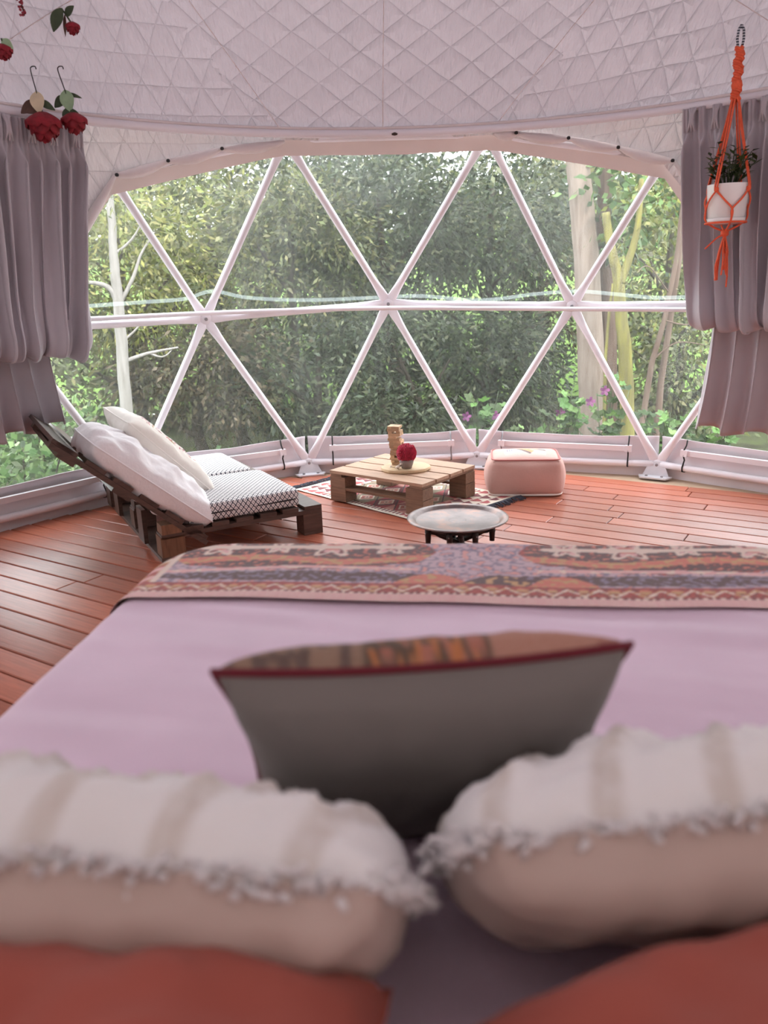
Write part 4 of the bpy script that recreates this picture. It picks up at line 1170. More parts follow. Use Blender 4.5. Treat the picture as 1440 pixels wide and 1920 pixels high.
# ---- terracotta pillows nearest the camera
def flatpillow(name, c, xd, yd, w_, h_, t_, mat, label, cat, seed, group=None, pinch=0.07, wr=0.014, base=None, n=60, rnd=0.0):
    Mx = orient(c, xd, yd)
    root = thing(name, (c[0], c[1], base if base is not None else c[2] - t_ / 2), label, cat, group)
    a, _ = pillow(w_, h_, t_, Mx, n, pinch, wr, seed, 1, rnd=rnd); b, _ = pillow(w_, h_, t_, Mx, n, pinch, wr, seed + 9, -1, rnd=rnd)
    a.build('front', mat, root, True); b.build('back', mat, root, True)
    MB().tube(edge_loop(w_, h_, Mx, pinch, rnd=rnd), 0.004, 5, closed=True).build('seam', mat, root, True)
    return root
flatpillow('bed_pillow', (-0.66, -2.33, 0.690), (1, -0.11, -0.02), (0.1, 1, -0.05), 0.72, 0.50, 0.25, M['terracotta'], 'terracotta linen pillow at the lower left, nearest the viewer', 'pillow', 2, 'terracotta pillows', base=0.56)
flatpillow('bed_pillow', (0.165, -2.36, 0.685), (1, 0.16, 0.04), (-0.14, 1, -0.05), 0.72, 0.50, 0.25, M['terracotta'], 'terracotta linen pillow at the lower right, nearest the viewer', 'pillow', 12, 'terracotta pillows', base=0.56)

# ------------------------------------------------------------------ pallet lounger
LA = R_(26.5)
LP = Vector((-1.244, 1.081, 0)); lu = Vector((math.cos(LA), math.sin(LA), 0)); lv = Vector((-math.sin(LA), math.cos(LA), 0))
def lw(u, v, z): return LP + lu * u + lv * v + Vector((0, 0, z))
Rl = Matrix.Rotation(LA, 3, 'Z')
lo = thing('pallet_lounger', tuple(lw(0.43, 0.65, 0)), 'dark stained wooden pallet lounger with a raised backrest by the left panes', 'lounger', rz=LA)
LW = 1.30
# seat deck boards run across (v), carried by stringers and blocks
for u0, wd in ((0.16, 0.10), (0.30, 0.09), (0.43, 0.09), (0.56, 0.09), (0.685, 0.09), (0.815, 0.10)):
    MB().box(lw(u0, LW / 2, 0.151), (wd, LW, 0.02), Rl).build('deck_board', M['pallet_dark'], lo)
for v0 in (0.05, LW / 2, LW - 0.05):
    MB().box(lw(0.43, v0, 0.129), (0.87, 0.10, 0.022), Rl).build('stringer', M['pallet_dark'], lo)
    MB().box(lw(0.81, v0, 0.059), (0.11, 0.10, 0.116), Rl).build('block', M['pallet_dark'], lo)
    MB().box(lw(0.05, v0, 0.076), (0.12, 0.10, 0.105), Rl).build('block', M['pallet_warm'] if v0 < 0.1 else M['pallet_dark'], lo)
    MB().box(lw(0.05, v0, 0.165), (0.10, 0.095, 0.05), Rl).build('block', M['pallet_warm'] if v0 < 0.1 else M['pallet_dark'], lo)
MB().box(lw(0.05, LW / 2, 0.012), (0.13, LW, 0.021), Rl).build('bottom_board', M['pallet_dark'], lo)
# extra rear uprights
for v0 in (0.35, 0.98, 1.22):
    MB().box(lw(-0.02, v0, 0.115), (0.022, 0.12, 0.185), Rl).build('upright', M['pallet_dark'], lo)
# backrest
b0 = (0.22, 0.06); b1 = (-0.45, 0.655)
bd = Vector((b1[0] - b0[0], 0, b1[1] - b0[1])); BLn = bd.length; bd.normalize()
def bw(s, v, n_): # along backrest, across, normal (towards sitter)
    nx, nz_ = bd.z, -bd.x
    return lw(b0[0] + bd.x * s + nx * n_, v, b0[1] + bd.z * s + nz_ * n_)
dirb = (lu * bd.x + Vector((0, 0, bd.z))).normalized(); nb = (lu * bd.z + Vector((0, 0, -bd.x))).normalized()
Rbk = Matrix((dirb, lv, nb)).transposed()
if Rbk.determinant() < 0: Rbk = Matrix((dirb, -lv, nb)).transposed()
for v0 in (0.035, LW / 2, LW - 0.035):
    MB().box(bw(BLn / 2, v0, 0.0), (BLn, 0.07, 0.024), Rbk).build('back_rail', M['pallet_dark'], lo)
for k, s0 in enumerate((0.07, 0.22, 0.37, 0.52, 0.67, 0.82, BLn - 0.05)[:]):
    MB().box(bw(s0, LW / 2, 0.023), (0.105, LW, 0.02), Rbk).build('back_slat', M['pallet_dark'], lo)
MB().box(bw(0.50, LW / 2, -0.022), (0.10, LW, 0.02), Rbk).build('back_slat', M['pallet_dark'], lo)
MB().box(bw(0.80, LW / 2, -0.022), (0.09, LW, 0.02), Rbk).build('back_slat', M['pallet_dark'], lo)

def rounded_box(sx, sy, sz, r_, n=10, bulge=0.0):
    mb = MB()
    for ax in range(3):
        for sg in (-1, 1):
            def fn(a, b, ax=ax, sg=sg):
                q = [0, 0, 0]; q[ax] = sg; q[(ax + 1) % 3] = 2 * a - 1; q[(ax + 2) % 3] = (2 * b - 1) * sg
                h = (sx / 2, sy / 2, sz / 2)
                p = Vector((q[0] * h[0], q[1] * h[1], q[2] * h[2]))
                c = Vector([max(-(h[i] - r_), min(h[i] - r_, p[i])) for i in range(3)])
                d = p - c
                if d.length > 1e-9: p = c + d.normalized() * r_
                if bulge:
                    fx, fy, fz = [1 - abs(p[i] / h[i]) ** 2 for i in range(3)]
                    p.x += math.copysign(bulge * fy * fz, p.x) * (abs(p.x) / h[0]); p.y += math.copysign(bulge * fx * fz, p.y) * (abs(p.y) / h[1])
                    p.z += math.copysign(bulge * 0.6 * fx * fy, p.z) * (abs(p.z) / h[2])
                return p
            mb.grid(fn, n, n)
    return mb
def lounge_cushion(v0, v1, u0, u1, label):
    sx, sy, sz = u1 - u0, v1 - v0, 0.10
    c = lw((u0 + u1) / 2, (v0 + v1) / 2, 0.162 + sz / 2)
    root = thing('seat_cushion', (c.x, c.y, 0.162), label, 'cushion', 'patterned cushions on the pallet lounger', rz=LA)
    mb = rounded_box(sx, sy, sz, 0.022, 16, 0.008)
    mb.v = [tuple(Vector((p[0], p[1], p[2] + sz / 2))) for p in mb.v]
    o = mb.build('cover', M['lattice'], root, True, local=True); box_uv(o)
    P = []
    h = (sx / 2 + 0.003, sy / 2 + 0.003)
    for k in range(48):
        th = 2 * PI * k / 48; ex = 0.16
        cx, sy_ = math.cos(th), math.sin(th)
        P.append((math.copysign(abs(cx) ** ex, cx) * h[0], math.copysign(abs(sy_) ** ex, sy_) * h[1], sz / 2 - 0.004))
    MB().tube(P, 0.0055, 6, closed=True).build('zip_piping', M['black'], root, True, local=True)
lounge_cushion(0.02, 0.62, 0.14, 0.75, 'navy lattice seat cushion nearest the bed on the lounger')
lounge_cushion(0.66, 1.25, 0.14, 0.72, 'navy lattice seat cushion on the window side of the lounger')
# pillows leaning on the backrest
nrmb = nb
pc = bw(0.385, 0.29, 0.105)
flatpillow('bed_pillow', tuple(pc), tuple(lv * 1.0 + dirb * 0.0), tuple(dirb), 0.62, 0.76, 0.23, M['white_cotton'], 'plump white cotton pillow lying along the lounger backrest', 'pillow', 31, wr=0.022, pinch=0.02, rnd=0.35)
ep = bw(0.32, 0.53, 0.255)
Mx = orient(ep, lv + dirb * 0.05, (dirb + lu * 0.12))
er = thing('embroidered_pillow', (ep.x, ep.y, ep.z - 0.2), 'cream pillow with rows of small pink embroidered flowers on the lounger', 'pillow')
EW, EH, ET = 0.54, 0.60, 0.16
zf = (Mx.to_3x3() @ Vector((0, 0, 1)));  fs = 1 if zf.dot(nb) > 0 else -1
a, uv = pillow(EW, EH, ET, Mx, 150, 0.07, 0.008, 41, fs)
ec = []
for x, y in uv:
    c = rgb(238, 231, 222)
    u, v = abs(x) / (EW / 2), abs(y) / (EH / 2)
    for e0 in (0.62, 0.40):
        dd = abs(max(u, v) - e0)
        if dd < 0.085:
            h = hash2(int(x * 95), int(y * 95), 2)
            if h > 0.45 and nz(x * 50, y * 50, 3) > -0.15: c = (rgb(196, 96, 110), rgb(150, 80, 110), rgb(170, 140, 90))[int(h * 97) % 3]
    ec.append(c)
a.build('embroidered_front', M['attr_fine'], er, True, colors=ec)
b, _ = pillow(EW, EH, ET, Mx, 50, 0.07, 0.010, 47, -fs); b.build('back', M['cream_cotton'], er, True)
MB().tube(edge_loop(EW, EH, Mx, 0.07), 0.004, 5, closed=True).build('seam', M['cream_cotton'], er, True)

# ------------------------------------------------------------------ kilim rug
RA = R_(-49.0)
RK = Vector((0.12, 1.50, 0)); ru = Vector((-math.cos(RA), -math.sin(RA), 0)); rv = Vector((-math.sin(RA), math.cos(RA), 0))
RL, RW = 1.22, 0.78
def rw(a, b, z=0.006): return RK + ru * a + rv * b + Vector((0, 0, z))
rug = thing('kilim_rug', tuple(rw(RL / 2, RW / 2, 0)), 'red and cream kilim rug with charcoal fringe under the pallet table', 'rug')
rc = []
K_CR, K_RED, K_MAR, K_PK, K_CH, K_GR = rgb(236, 222, 204), rgb(176, 66, 70), rgb(120, 38, 48), rgb(214, 150, 136), rgb(60, 52, 56), rgb(150, 132, 104)
def kil(a, b):
    if b < 0.022 or b > RW - 0.022 or a < 0.03 or a > RL - 0.03: return K_CR
    if a < 0.26 or a > RL - 0.26:      # end bands of triangles
        x = (b / 0.085) % 1; y = ((a if a < 0.26 else RL - a) / 0.075) % 1
        d = abs(x - 0.5) * 2
        if d < y: return K_MAR if int(b / 0.085) % 2 else K_RED
        return K_CR if hash2(int(b / 0.085), int(a / 0.075)) > 0.3 else K_PK
    if b < 0.06 or b > RW - 0.06:
        return K_MAR if ((a / 0.03) % 1) > 0.5 else K_CR
    x = ((a - 0.26) / 0.175) % 1 - 0.5; y = ((b - 0.06) / 0.22) % 1 - 0.5
    d = abs(x) + abs(y)
    ix, iy = int((a - 0.26) / 0.175), int((b - 0.06) / 0.22)
    if d < 0.10: return K_CH if d < 0.05 else K_CR
    if d < 0.26: return K_PK if (ix + iy) % 2 else rgb(190, 110, 96)
    if d < 0.33: return K_CR
    if d < 0.48: return (K_RED, K_MAR, K_GR)[(ix + 2 * iy) % 3]
    if abs(d - 0.5) < 0.03: return K_CH
    return (K_PK, K_GR, K_RED)[(ix * 2 + iy) % 3]
def rugfn(u, v):
    a, b = u * RL, v * RW
    rc.append(kil(a, b))
    return rw(a, b + 0.006 * nz(a * 3, b, 1), 0.007 + 0.003 * nz(a * 6, b * 6, 2))
mb = MB().grid(rugfn, 240, 150)
mb.build('weave', M['attr'], rug, False, colors=rc)
for end in (0, 1):
    mb = MB()
    for k in range(130):
        b = RW * (k + 0.5) / 130
        a0_ = 0 if end == 0 else RL; sg = -1 if end == 0 else 1
        l_ = random.uniform(0.06, 0.085); j = random.gauss(0, 0.012)
        mb.tube([rw(a0_, b, 0.006), rw(a0_ + sg * l_ * 0.5, b + j * 0.5, 0.012 + random.random() * 0.006), rw(a0_ + sg * l_, b + j, 0.004)], [0.0035, 0.003, 0.0025], 4)
    o = mb.build('fringe', M['fringe'], rug, True); o['kind'] = 'stuff'

# ------------------------------------------------------------------ pallet coffee table
TA = R_(-40.5)
tl = Vector((-0.435, 2.10, 0))      # left corner
tu = Vector((math.cos(TA), math.sin(TA), 0)); tv = Vector((-math.sin(TA), math.cos(TA), 0))
TLn, TW = 0.70, 0.56; TZ = 0.20
Rt = Matrix.Rotation(TA, 3, 'Z')
def tw(a, b, z): return tl + tu * a + tv * b + Vector((0, 0, z))
tb = thing('pallet_table', tuple(tw(TLn / 2, TW / 2, 0)), 'low coffee table of stacked pallet wood with four light top boards', 'table', rz=TA)
for k in range(4):
    wd = 0.128
    MB().box(tw(TLn / 2, 0.064 + k * (TW - 0.128) / 3, TZ - 0.009), (TLn, wd, 0.018), Rt).build('top_board', M['table_top'], tb)
for a in (0.05, TLn - 0.05):
    MB().box(tw(a, TW / 2, TZ - 0.026), (0.085, TW, 0.015), Rt).build('cross_board', M['table_side'], tb)
    for b in (0.052, TW - 0.052):
        MB().box(tw(a + (0.01 if a < 0.2 else -0.01), b, 0.132), (0.12, 0.102, 0.066), Rt).build('block', M['table_side'], tb)
        MB().box(tw(a + (0.01 if a < 0.2 else -0.01), b, 0.053), (0.122, 0.104, 0.086), Rt).build('block', M['table_side'], tb)
for b in (0.05, TW - 0.05):
    MB().box(tw(TLn / 2, b, 0.0975), (TLn - 0.01, 0.096, 0.005), Rt).build('middle_board', M['table_side'], tb)
    MB().box(tw(TLn / 2, b, 0.091), (TLn - 0.24, 0.09, 0.016), Rt).build('middle_board', M['table_side'], tb)

# wood slice, block tower, flower pot
wc = tw(0.40, 0.25, TZ)
mb = MB(); prof = [(0.001, 0), (0.135, 0), (0.141, 0.008), (0.139, 0.020), (0.134, 0.023), (0.001, 0.023)]
mb.lathe(prof, wc, 40, 1.08, 0.92)
mb.v = [(p[0] + 0.006 * nz(p[0] * 20, p[1] * 20), p[1], p[2]) for p in mb.v]
solo(mb, 'wood_slice', M['slice'], tuple(wc), 'round pale wooden board on the pallet table', 'board', smooth=False)
tc = tw(0.345, 0.28, TZ + 0.0232)
tcx, tcy = tc.x - 0.015, tc.y + 0.01
BLK = (0.075, 0.0247, 0.0148)
bme = None
tang = R_(-20)
for layer in range(16):
    for j in range(3):
        if (layer, j) in ((3, 1), (6, 0), (8, 1), (10, 2), (11, 0), (13, 1), (14, 2)): continue
        jit = random.gauss(0, 0.0018)
        if bme is None:
            o = MB().box((0, 0, 0.0074), (BLK[0], BLK[1] - 0.0006, BLK[2] - 0.0004)).build('wooden_block', M['block'], None); bme = o
        else:
            o = bme.copy(); COL.objects.link(o)
        ang = tang + (PI / 2 if layer % 2 else 0) + random.gauss(0, 0.02)
        off = (j - 1) * 0.025
        ox = -math.sin(ang) * off + math.cos(ang) * jit * 2; oy = math.cos(ang) * off + math.sin(ang) * jit * 2
        lean = 0.0012 * layer
        o.location = (tcx + ox - lean * 1.1, tcy + oy, tc.z + layer * 0.0149); o.rotation_euler = (0, 0, ang)
        tag(o, 'small pale wooden block stacked in the tower on the pallet table', 'block', 'blocks of the wooden tower')
pcn = tw(0.44, 0.205, TZ + 0.0232)
fpot = thing('flower_pot', tuple(pcn), 'small grey pot holding a ball of crimson flowers beside the block tower', 'potted flower')
MB().lathe([(0.001, 0), (0.030, 0), (0.042, 0.035), (0.046, 0.055), (0.043, 0.055), (0.038, 0.045), (0.001, 0.045)], pcn, 24).build('pot', M['pot_grey'], fpot, True)
mb = MB()
bc = pcn + Vector((0, 0, 0.092))
for k in range(360):
    z_ = 1 - 2 * (k + 0.5) / 360; a_ = k * 2.39996
    d = Vector((math.sqrt(1 - z_ * z_) * math.cos(a_), math.sqrt(1 - z_ * z_) * math.sin(a_), z_))
    if d.z < -0.75: continue
    p = bc + d * 0.050; s = 0.008
    X = d.orthogonal().normalized(); Y = d.cross(X)
    e = d * random.uniform(0.008, 0.014)
    mb.add([p + X * s, p + Y * s, p - X * s, p - Y * s, p + e + X * s * 0.7 + Y * s * 0.7, p + e - X * s * 0.7 - Y * s * 0.6], [(0, 1, 4), (2, 3, 5), (1, 2, 5, 4), (3, 0, 4, 5)])
mb.lathe([(0.001, -0.052), (0.03, -0.043), (0.048, -0.015), (0.048, 0.015), (0.03, 0.043), (0.001, 0.052)], bc, 16)
o = mb.build('flower_ball', M['redball'], fpot, False)
sp = thing('dried_sprig', tuple(pcn + Vector((-0.05, -0.02, 0))), 'sprig of dried white buds lying by the grey flower pot', 'dried flower')
for k in range(9):
    q = pcn + Vector((-0.052 + random.gauss(0, 0.016), -0.03 + random.gauss(0, 0.012), random.uniform(0.008, 0.045)))
    MB().lathe([(0.001, -0.006), (0.006, -0.003), (0.006, 0.003), (0.001, 0.007)], q, 8).build('bud', M['seed'], sp, True)
    MB().tube([pcn + Vector((-0.05, -0.02, 0.002)), q.lerp(pcn + Vector((-0.05, -0.02, 0)), 0.4), q], 0.0015, 4).build('twig', M['stemd'], sp)

# ------------------------------------------------------------------ pouf
PA = R_(-9)
pcx = Vector((0.795, 2.18, 0))
pf = thing('pouf', tuple(pcx), 'square pale pink floor pouf with an embroidered top near the base rail', 'pouf', rz=PA)
PSX, PSY, PSZ = 0.455, 0.36, 0.232
mb = rounded_box(PSX, PSY, PSZ, 0.045, 22, 0.035)
V = []
for p in mb.v:
    x, y, z = p; zz = (z + PSZ / 2) / PSZ
    k = 1.0 - 0.06 * zz
    wr = 0.006 * nz(x * 12, y * 12, z * 26) * (1 - max(0, zz - 0.8) * 3)
    V.append((x * k * (1 + wr), y * k * (1 + wr), max(0.004, z + PSZ / 2 + 0.002)))
mb.v = V
mb.build('body', M['pouf'], pf, True, local=True)
pcl = []
def ptop(u, v):
    x, y = (u - 0.5) * 2, (v - 0.5) * 2
    c = rgb(212, 170, 160)
    n1 = nz(x * 3, y * 3, 4)
    if abs(x + 0.05 - 0.3 * y) < 0.34 and abs(y + 0.1) < 0.55:
        t_ = (x + 0.05 + 0.5 * y)
        if abs(t_) < 0.07: c = rgb(80, 60, 60)
        elif 0.07 <= t_ < 0.3: c = rgb(226, 140, 80)
        elif -0.3 < t_ < -0.07 and y > -0.1: c = rgb(236, 226, 206)
    if abs(x + 0.42) < 0.12 and abs(y - 0.15) < 0.22: c = rgb(70, 80, 120) if (x * 14) % 1 > 0.5 else rgb(240, 232, 224)
    if abs(x - 0.45) < 0.34 and abs(y - 0.30 + 0.3 * (x - 0.45)) < 0.14: c = rgb(222, 120, 80) if x < 0.4 else rgb(90, 76, 70)
    if math.hypot(x + 0.46, y - 0.52) < 0.08: c = rgb(190, 40, 50)
    if y > 0.62 and n1 > 0: c = rgb(232, 206, 140)
    pcl.append(c)
    k = 0.925
    q = (1 - x ** 4) * (1 - y ** 4)
    return Vector((x * PSX / 2 * 0.90, y * PSY / 2 * 0.88, PSZ + 0.0035 + 0.021 * (1 - x * x) * (1 - y * y) - 0.012 * (max(abs(x), abs(y)) ** 6)))
MB().grid(ptop, 60, 60).build('embroidered_top', M['attr_fine'], pf, True, local=True, colors=pcl)
def sq(th, hx, hy, ex=0.22):
    c, s = math.cos(th), math.sin(th)
    return (math.copysign(abs(c) ** ex, c) * hx, math.copysign(abs(s) ** ex, s) * hy)
P = [(*sq(2 * PI * k / 64, PSX / 2 * 0.91, PSY / 2 * 0.89), PSZ - 0.004) for k in range(64)]
MB().tube(P, 0.0055, 6, closed=True).build('piping', M['pouf_pipe'], pf, True, local=True)
P = [(*sq(2 * PI * k / 64, PSX / 2 * 0.985, PSY / 2 * 0.98, 0.3), 0.012) for k in range(64)]
MB().tube(P, 0.007, 6, closed=True).build('base_seam', M['cream_cotton'], pf, True, local=True)

# ------------------------------------------------------------------ copper tray table
tcn = Vector((0.20, 0.935, 0))
tt = thing('tray_table', tuple(tcn), 'round aged copper tray on a dark folding wooden stand', 'tray table')
TRZ = 0.195
MB().lathe([(0.001, 0.0), (0.198, 0.0), (0.206, 0.004), (0.214, 0.014), (0.232, 0.018), (0.242, 0.016), (0.243, 0.019), (0.233, 0.0225), (0.213, 0.0185), (0.203, 0.008), (0.197, 0.0045), (0.001, 0.0045)], tcn + Vector((0, 0, TRZ)), 72).build('tray', M['tray'], tt, True)
MB().lathe([(0.03, 0.0046), (0.036, 0.0062), (0.042, 0.0046)], tcn + Vector((0, 0, TRZ)), 40, cap=False).build('engraved_ring', M['tray'], tt, True)
for k in range(3):
    a_ = R_(20 + 60 * k)
    d = Vector((math.cos(a_), math.sin(a_), 0)); s = Vector((-d.y, d.x, 0))
    for sg in (-1, 1):
        top = tcn + d * 0.165 * sg + s * 0.02 * sg + Vector((0, 0, TRZ - 0.018)); bot = tcn - d * 0.15 * sg + s * 0.02 * sg + Vector((0, 0, 0.006))
        leg = MB().tube([top, top.lerp(bot, 0.06), top.lerp(bot, 0.12), top.lerp(bot, 0.2), top.lerp(bot, 0.5), top.lerp(bot, 0.8), top.lerp(bot, 0.94), bot], [0.013, 0.015, 0.010, 0.013, 0.012, 0.013, 0.015, 0.012], 10).build('leg', M['dark_wood'], tt, True)
    q = tcn + d * 0.165 + s * 0.02 + Vector((0, 0, TRZ - 0.03))
for k in range(4):
    a_ = R_(-150 + 40 * k)
    q = tcn + Vector((math.cos(a_) * 0.175, math.sin(a_) * 0.175, TRZ - 0.028))
    pst = MB().tube([q + Vector((0, 0, 0.026 - 0.004)), q + Vector((0, 0, 0.0)), q + Vector((0, 0, -0.05))], [0.015, 0.015, 0.012], 10).build('post', M['dark_wood'], tt, True)
    MB().lathe([(0.001, 0), (0.004, 0.001), (0.001, 0.003)], q + Vector((math.cos(a_), math.sin(a_), 0)) * 0.015, 8, rot=frame_at(Vector((math.cos(a_), math.sin(a_), 0)))).build('rivet', M['bolt'], pst)
P = [tcn + Vector((math.cos(2 * PI * k / 40) * 0.165, math.sin(2 * PI * k / 40) * 0.165, TRZ - 0.012)) for k in range(40)]
MB().tube(P, 0.010, 8, closed=True).build('stand_ring', M['dark_wood'], tt, True)

# ------------------------------------------------------------------ hanging pot
hk = Vector((1.667, 1.531, 2.435))
hz = lambda d: Vector((hk.x, hk.y, hk.z - d))
mh = thing('macrame_hanger', tuple(hk), 'orange knotted macrame hanger with a striped loop, hung by the right curtain', 'plant hanger')
PR = 0.102; PTOP = 0.715; PBOT = 0.90    # depth below the hook of pot rim and pot foot
lp = [hk + Vector((0.012 * math.cos(a_), 0, -0.045 + 0.045 * math.sin(a_))) for a_ in [PI * 0.5 + 2 * PI * k / 20 for k in range(20)]]
for dx in (-0.016, 0.016):
    MB().tube([hz(0.0), hz(0.0) + Vector((dx * 0.8, 0, -0.02)), hz(0.06) + Vector((dx, 0, 0)), hz(0.105) + Vector((dx * 0.5, 0, 0))], 0.0065, 8).build('loop', M['cord_dark'], mh, True)
mb = MB()
for k in range(4):   # twisted sennit
    path = []
    for i in range(60):
        d = 0.095 + 0.235 * i / 59; a_ = i * 0.55 + k * PI / 2
        rr = 0.016 + 0.006 * math.sin(i * 0.9 + k)
        path.append(hz(d) + Vector((rr * math.cos(a_), rr * math.sin(a_), 0)))
    mb.tube(path, 0.0065, 6)
mb.build('sennit', M['cord'], mh, True)
MB().lathe([(0.006, -0.03), (0.022, -0.018), (0.026, 0), (0.022, 0.018), (0.006, 0.03)], hz(0.26), 12).build('knot', M['cord'], mh, True)
arms = []
for k in range(4):
    a_ = R_(35 + 90 * k)
    d = Vector((math.cos(a_), math.sin(a_), 0))
    for off in (-0.006, 0.006):
        s = Vector((-d.y, d.x, 0)) * off
        P = [hz(0.31) + d * 0.012 + s, hz(0.5) + d * 0.055 + s, hz(PTOP - 0.005) + d * (PR + 0.007) + s, hz(PTOP + 0.02) + d * (PR + 0.005) + s]
        MB().tube(catmull(P, 5), 0.0048, 6).build('arm_cord', M['cord'], mh, True)
    MB().lathe([(0.003, -0.014), (0.012, -0.006), (0.012, 0.006), (0.003, 0.014)], hz(PTOP + 0.025) + d * (PR + 0.006), 8).build('knot', M['cord'], mh, True)
    # net: from knot down to two lower knots
    for sg in (-1, 1):
        a2 = a_ + sg * PI / 4
        d2 = Vector((math.cos(a2), math.sin(a2), 0)); dm = (d + d2).normalized()
        P = [hz(PTOP + 0.03) + d * (PR + 0.006), hz(PTOP + 0.075) + dm * (PR + 0.005), hz(PTOP + 0.12) + d2 * (PR * 0.93 + 0.007), hz(PTOP + 0.165) + d2 * (PR * 0.88 + 0.01), hz(PBOT + 0.012) + d2 * PR * 0.6, hz(PBOT + 0.035) + d2 * 0.01]
        MB().tube(catmull(P, 6), 0.0048, 6).build('net_cord', M['cord'], mh, True)
P = [hz(PBOT - 0.004) + Vector((math.cos(2 * PI * k / 32) * 0.098, math.sin(2 * PI * k / 32) * 0.098, 0)) for k in range(32)]
MB().tube(P, 0.005, 6, closed=True).build('ring_cord', M['cord'], mh, True)
MB().lathe([(0.006, -0.02), (0.02, -0.01), (0.02, 0.01), (0.006, 0.02)], hz(PBOT + 0.045), 10).build('knot', M['cord'], mh, True)
for k in range(11):
    a_ = k * 2.4; l_ = random.uniform(0.17, 0.27); d = Vector((math.cos(a_), math.sin(a_), 0))
    if k == 2: P = [hz(PBOT + 0.05), hz(PBOT + 0.07) + Vector((-0.05, -0.02, 0)), hz(PBOT + 0.12) + Vector((-0.11, -0.03, 0))]
    else: P = [hz(PBOT + 0.05), hz(PBOT + 0.05 + l_ * 0.4) + d * 0.022, hz(PBOT + 0.05 + l_ * 0.7) + d * 0.026 + Vector((random.gauss(0, 0.008), 0, 0)), hz(PBOT + 0.05 + l_) + d * 0.03]
    MB().tube(catmull(P, 4), 0.0042, 5).build('tassel_cord', M['cord'], mh, True)
hp = thing('potted_plant', tuple(hz(PBOT)), 'leafy green plant in a white pot held by the orange macrame hanger', 'potted plant')
MB().lathe([(0.001, 0.022), (0.082, 0.022), (0.088, 0.03), (0.102, 0.182), (0.102, 0.187), (0.095, 0.187), (0.09, 0.165), (0.001, 0.165)], hz(PBOT), 36).build('pot', M['ceramic'], hp, True)
MB().lathe([(0.001, 0.0), (0.082, 0.0), (0.092, 0.010), (0.094, 0.026), (0.090, 0.026), (0.085, 0.016), (0.001, 0.016)], hz(PBOT), 36).build('saucer', M['ceramic'], hp, True)
MB().lathe([(0.001, 0.166), (0.088, 0.166), (0.08, 0.172), (0.001, 0.174)], hz(PBOT), 20).build('soil', M['soil'], hp, True)
M['lf_pot'] = leafmat('pot_plant_leaf', [rgb(60, 84, 46), rgb(92, 116, 60), rgb(128, 150, 84), rgb(50, 66, 44)], 0.4, 0.2)
for k in range(16):
    a_ = k * 2.4; rr = 0.03 + 0.05 * random.random()
    b = hz(PBOT - 0.17) + Vector((math.cos(a_) * rr * 0.5, math.sin(a_) * rr * 0.5, 0))
    tip = b + Vector((math.cos(a_) * rr * 1.3, math.sin(a_) * rr * 1.3, random.uniform(0.10, 0.2)))
    stp = MB().tube([b, b.lerp(tip, 0.5) + Vector((0, 0, 0.015)), tip], [0.004, 0.003, 0.002], 5).build('stem', M['leaf_dk'], hp, True)
    mb = MB()
    for j in range(9):
        q = b.lerp(tip, 0.3 + 0.7 * j / 8); th = j * 2.2 + k
        d = Vector((math.cos(th), math.sin(th), random.uniform(-0.1, 0.7))).normalized(); s = d.cross(Vector((0, 0, 1))).normalized(); n_ = s.cross(d)
        L = random.uniform(0.04, 0.065)
        mb.add([q, q + d * L * 0.45 + s * L * 0.22 + n_ * 0.003, q + d * L, q + d * L * 0.45 - s * L * 0.22 + n_ * 0.003], [(0, 1, 2, 3)])
    o = mb.build('leaves', M['lf_pot'], hp, False); o['kind'] = 'stuff'

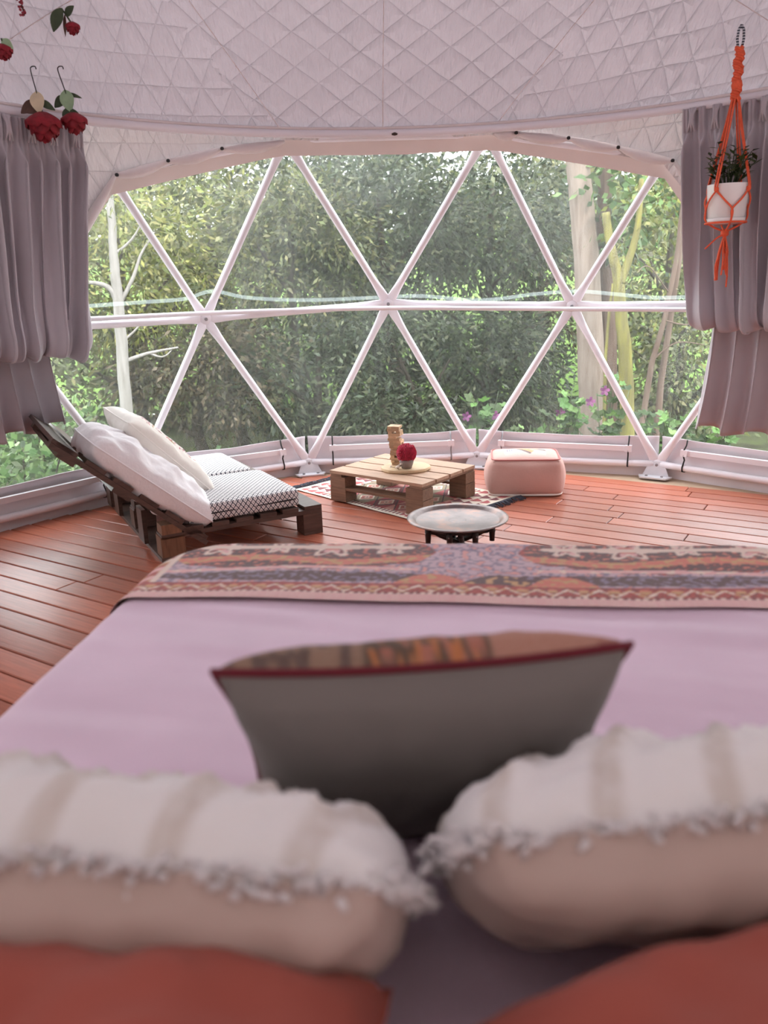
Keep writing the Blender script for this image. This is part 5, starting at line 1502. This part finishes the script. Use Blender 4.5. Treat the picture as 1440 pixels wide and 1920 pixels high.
# ------------------------------------------------------------------ hanging silk roses
def leafp(base, d, L, W, n_):
    d = Vector(d).normalized(); s = d.cross(Vector(n_)).normalized(); n2 = s.cross(d)
    vs = []; fs = []
    N = 8
    for i in range(N + 1):
        t_ = i / N; wd = W * math.sin(PI * min(1, t_ * 0.96 + 0.02)) ** 0.8 * (1.15 - 0.3 * t_)
        c = Vector(base) + d * L * t_ + n2 * (-0.18 * L * t_ * t_)
        vs += [c - s * wd + n2 * wd * 0.25, c, c + s * wd + n2 * wd * 0.25]
    for i in range(N):
        for k in range(2): fs.append((i * 3 + k, i * 3 + k + 1, i * 3 + k + 4, i * 3 + k + 3))
    return MB().add(vs, fs)
def rose(hook, bloom, size, leaves, label, wire=True, open_=1.0):
    hook = Vector(hook); bl = Vector(bloom)
    root = thing('silk_rose', tuple(bl), label, 'artificial rose', 'silk roses hung from the ceiling')
    if wire:
        P = [hook + Vector((0.022, 0, 0.0)), hook + Vector((0.018, 0, 0.012)), hook + Vector((0.0, 0, 0.010)), hook + Vector((-0.004, 0, -0.01)), hook.lerp(bl, 0.4), hook.lerp(bl, 0.75)]
        MB().tube(catmull(P, 4), 0.0028, 5).build('hook_wire', M['wire'], root, True)
    st = bl + (hook - bl) * 0.62
    MB().tube([st, bl.lerp(st, 0.5) + Vector((0.006, 0, 0)), bl + Vector((0, 0, size * 0.25))], 0.004, 6).build('stem', M['leaf_dk'], root, True)
    for (bs, d, L, W, mt) in leaves:
        leafp(bl.lerp(st, bs), d, L, W, (0, -1, 0.3)).build('leaf', M[mt], root, True)
    # petals: cup open downwards, in three rings
    for ring, (cnt, rr, hh, tilt) in enumerate(((3, 0.34, 0.86, 0.0), (5, 0.62, 0.84, 0.1), (5, 0.86, 0.74, 0.35), (6, 1.04, 0.58, 0.7))):
        for k in range(cnt):
            a_ = 2 * PI * (k + 0.37 * ring) / cnt + random.gauss(0, 0.12)
            span = 2 * PI / cnt * 0.72
            def fn(u, v, a_=a_, rr=rr, hh=hh, tilt=tilt, span=span, ring=ring, k=k):
                th = a_ + (u - 0.5) * 2 * span * (0.35 + 0.65 * math.sin(PI * (0.15 + 0.75 * v)))
                r = size * 0.5 * rr * (min(1, 0.10 + v * 1.9) ** 0.55) * (1 + 0.20 * tilt * v * v - 0.30 * max(0, v - 0.62)) * (1 + 0.04 * math.sin(u * 9 + k))
                z = size * (0.42 - hh * v * (1 - 0.25 * tilt * v)) + 0.03 * size * math.sin(u * 7 + k * 2) * v - 0.05 * size * (2 * u - 1) ** 2 * v * -1
                return bl + Vector((r * math.cos(th), r * math.sin(th), z))
            MB().grid(fn, 8, 7).build('petal', M['rose'], root, True, solid=0.0012)
    return root
rose((-1.724, 1.563, 2.325), (-1.70, 1.56, 2.075), 0.152, [(1.0, (0.1, -0.4, -1), 0.10, 0.034, 'leaf_cr'), (0.7, (-1.0, -0.2, -0.45), 0.10, 0.030, 'leaf_br'), (0.75, (0.9, -0.2, -0.5), 0.085, 0.018, 'leaf_dk'), (0.55, (-0.6, -0.3, -0.2), 0.07, 0.024, 'leaf_br')],
     'large burgundy silk rose hanging upside down before the left curtain heading')
rose((-1.623, 1.649, 2.343), (-1.575, 1.63, 2.10), 0.112, [(1.0, (0.2, -0.3, -1), 0.10, 0.034, 'leaf_lt'), (0.8, (-0.9, -0.1, -0.55), 0.08, 0.026, 'leaf_dk'), (0.5, (-0.2, -0.3, -1), 0.09, 0.03, 'leaf_dk'), (0.9, (1, -0.1, -0.25), 0.075, 0.01, 'leaf_dk'), (0.45, (0.4, 0.1, -1), 0.08, 0.026, 'leaf_dk')],
     'smaller burgundy silk rose with mint leaf at the curtain edge')
rose((-1.545, 1.47, 2.60), (-1.49, 1.50, 2.475), 0.062, [(1.0, (-0.55, -0.2, -1.0), 0.105, 0.030, 'leaf_dk'), (0.6, (0.5, -0.3, 0.45), 0.06, 0.02, 'leaf_dk'), (0.7, (-0.1, -0.2, -1), 0.09, 0.008, 'leaf_br')],
     'small dark red silk rosebud with drooping dark leaf at the top left', wire=False)
rose((-1.775, 1.372, 2.44), (-1.775, 1.38, 2.355), 0.075, [(0.9, (0.7, -0.2, -0.5), 0.06, 0.02, 'leaf_lt')],
     'red silk rose cut off by the left edge of the view', wire=False)
am = thing('amaranth_spray', (-1.66, 1.37, 2.56), 'hanging spray of dusky red buds at the top left corner', 'artificial flower')
MB().tube([(-1.67, 1.36, 2.60), (-1.66, 1.36, 2.55), (-1.653, 1.36, 2.49)], 0.0025, 5).build('stem', M['stemd'], am, True)
for k in range(26):
    t_ = k / 26; q = Vector((-1.668 + 0.014 * t_ + random.gauss(0, 0.012 * (1 - 0.7 * t_)), 1.355 + random.gauss(0, 0.01), 2.60 - 0.115 * t_))
    MB().lathe([(0.001, -0.006), (0.006, -0.002), (0.006, 0.003), (0.001, 0.006)], q, 7).build('bud', M['amaranth'], am, True)
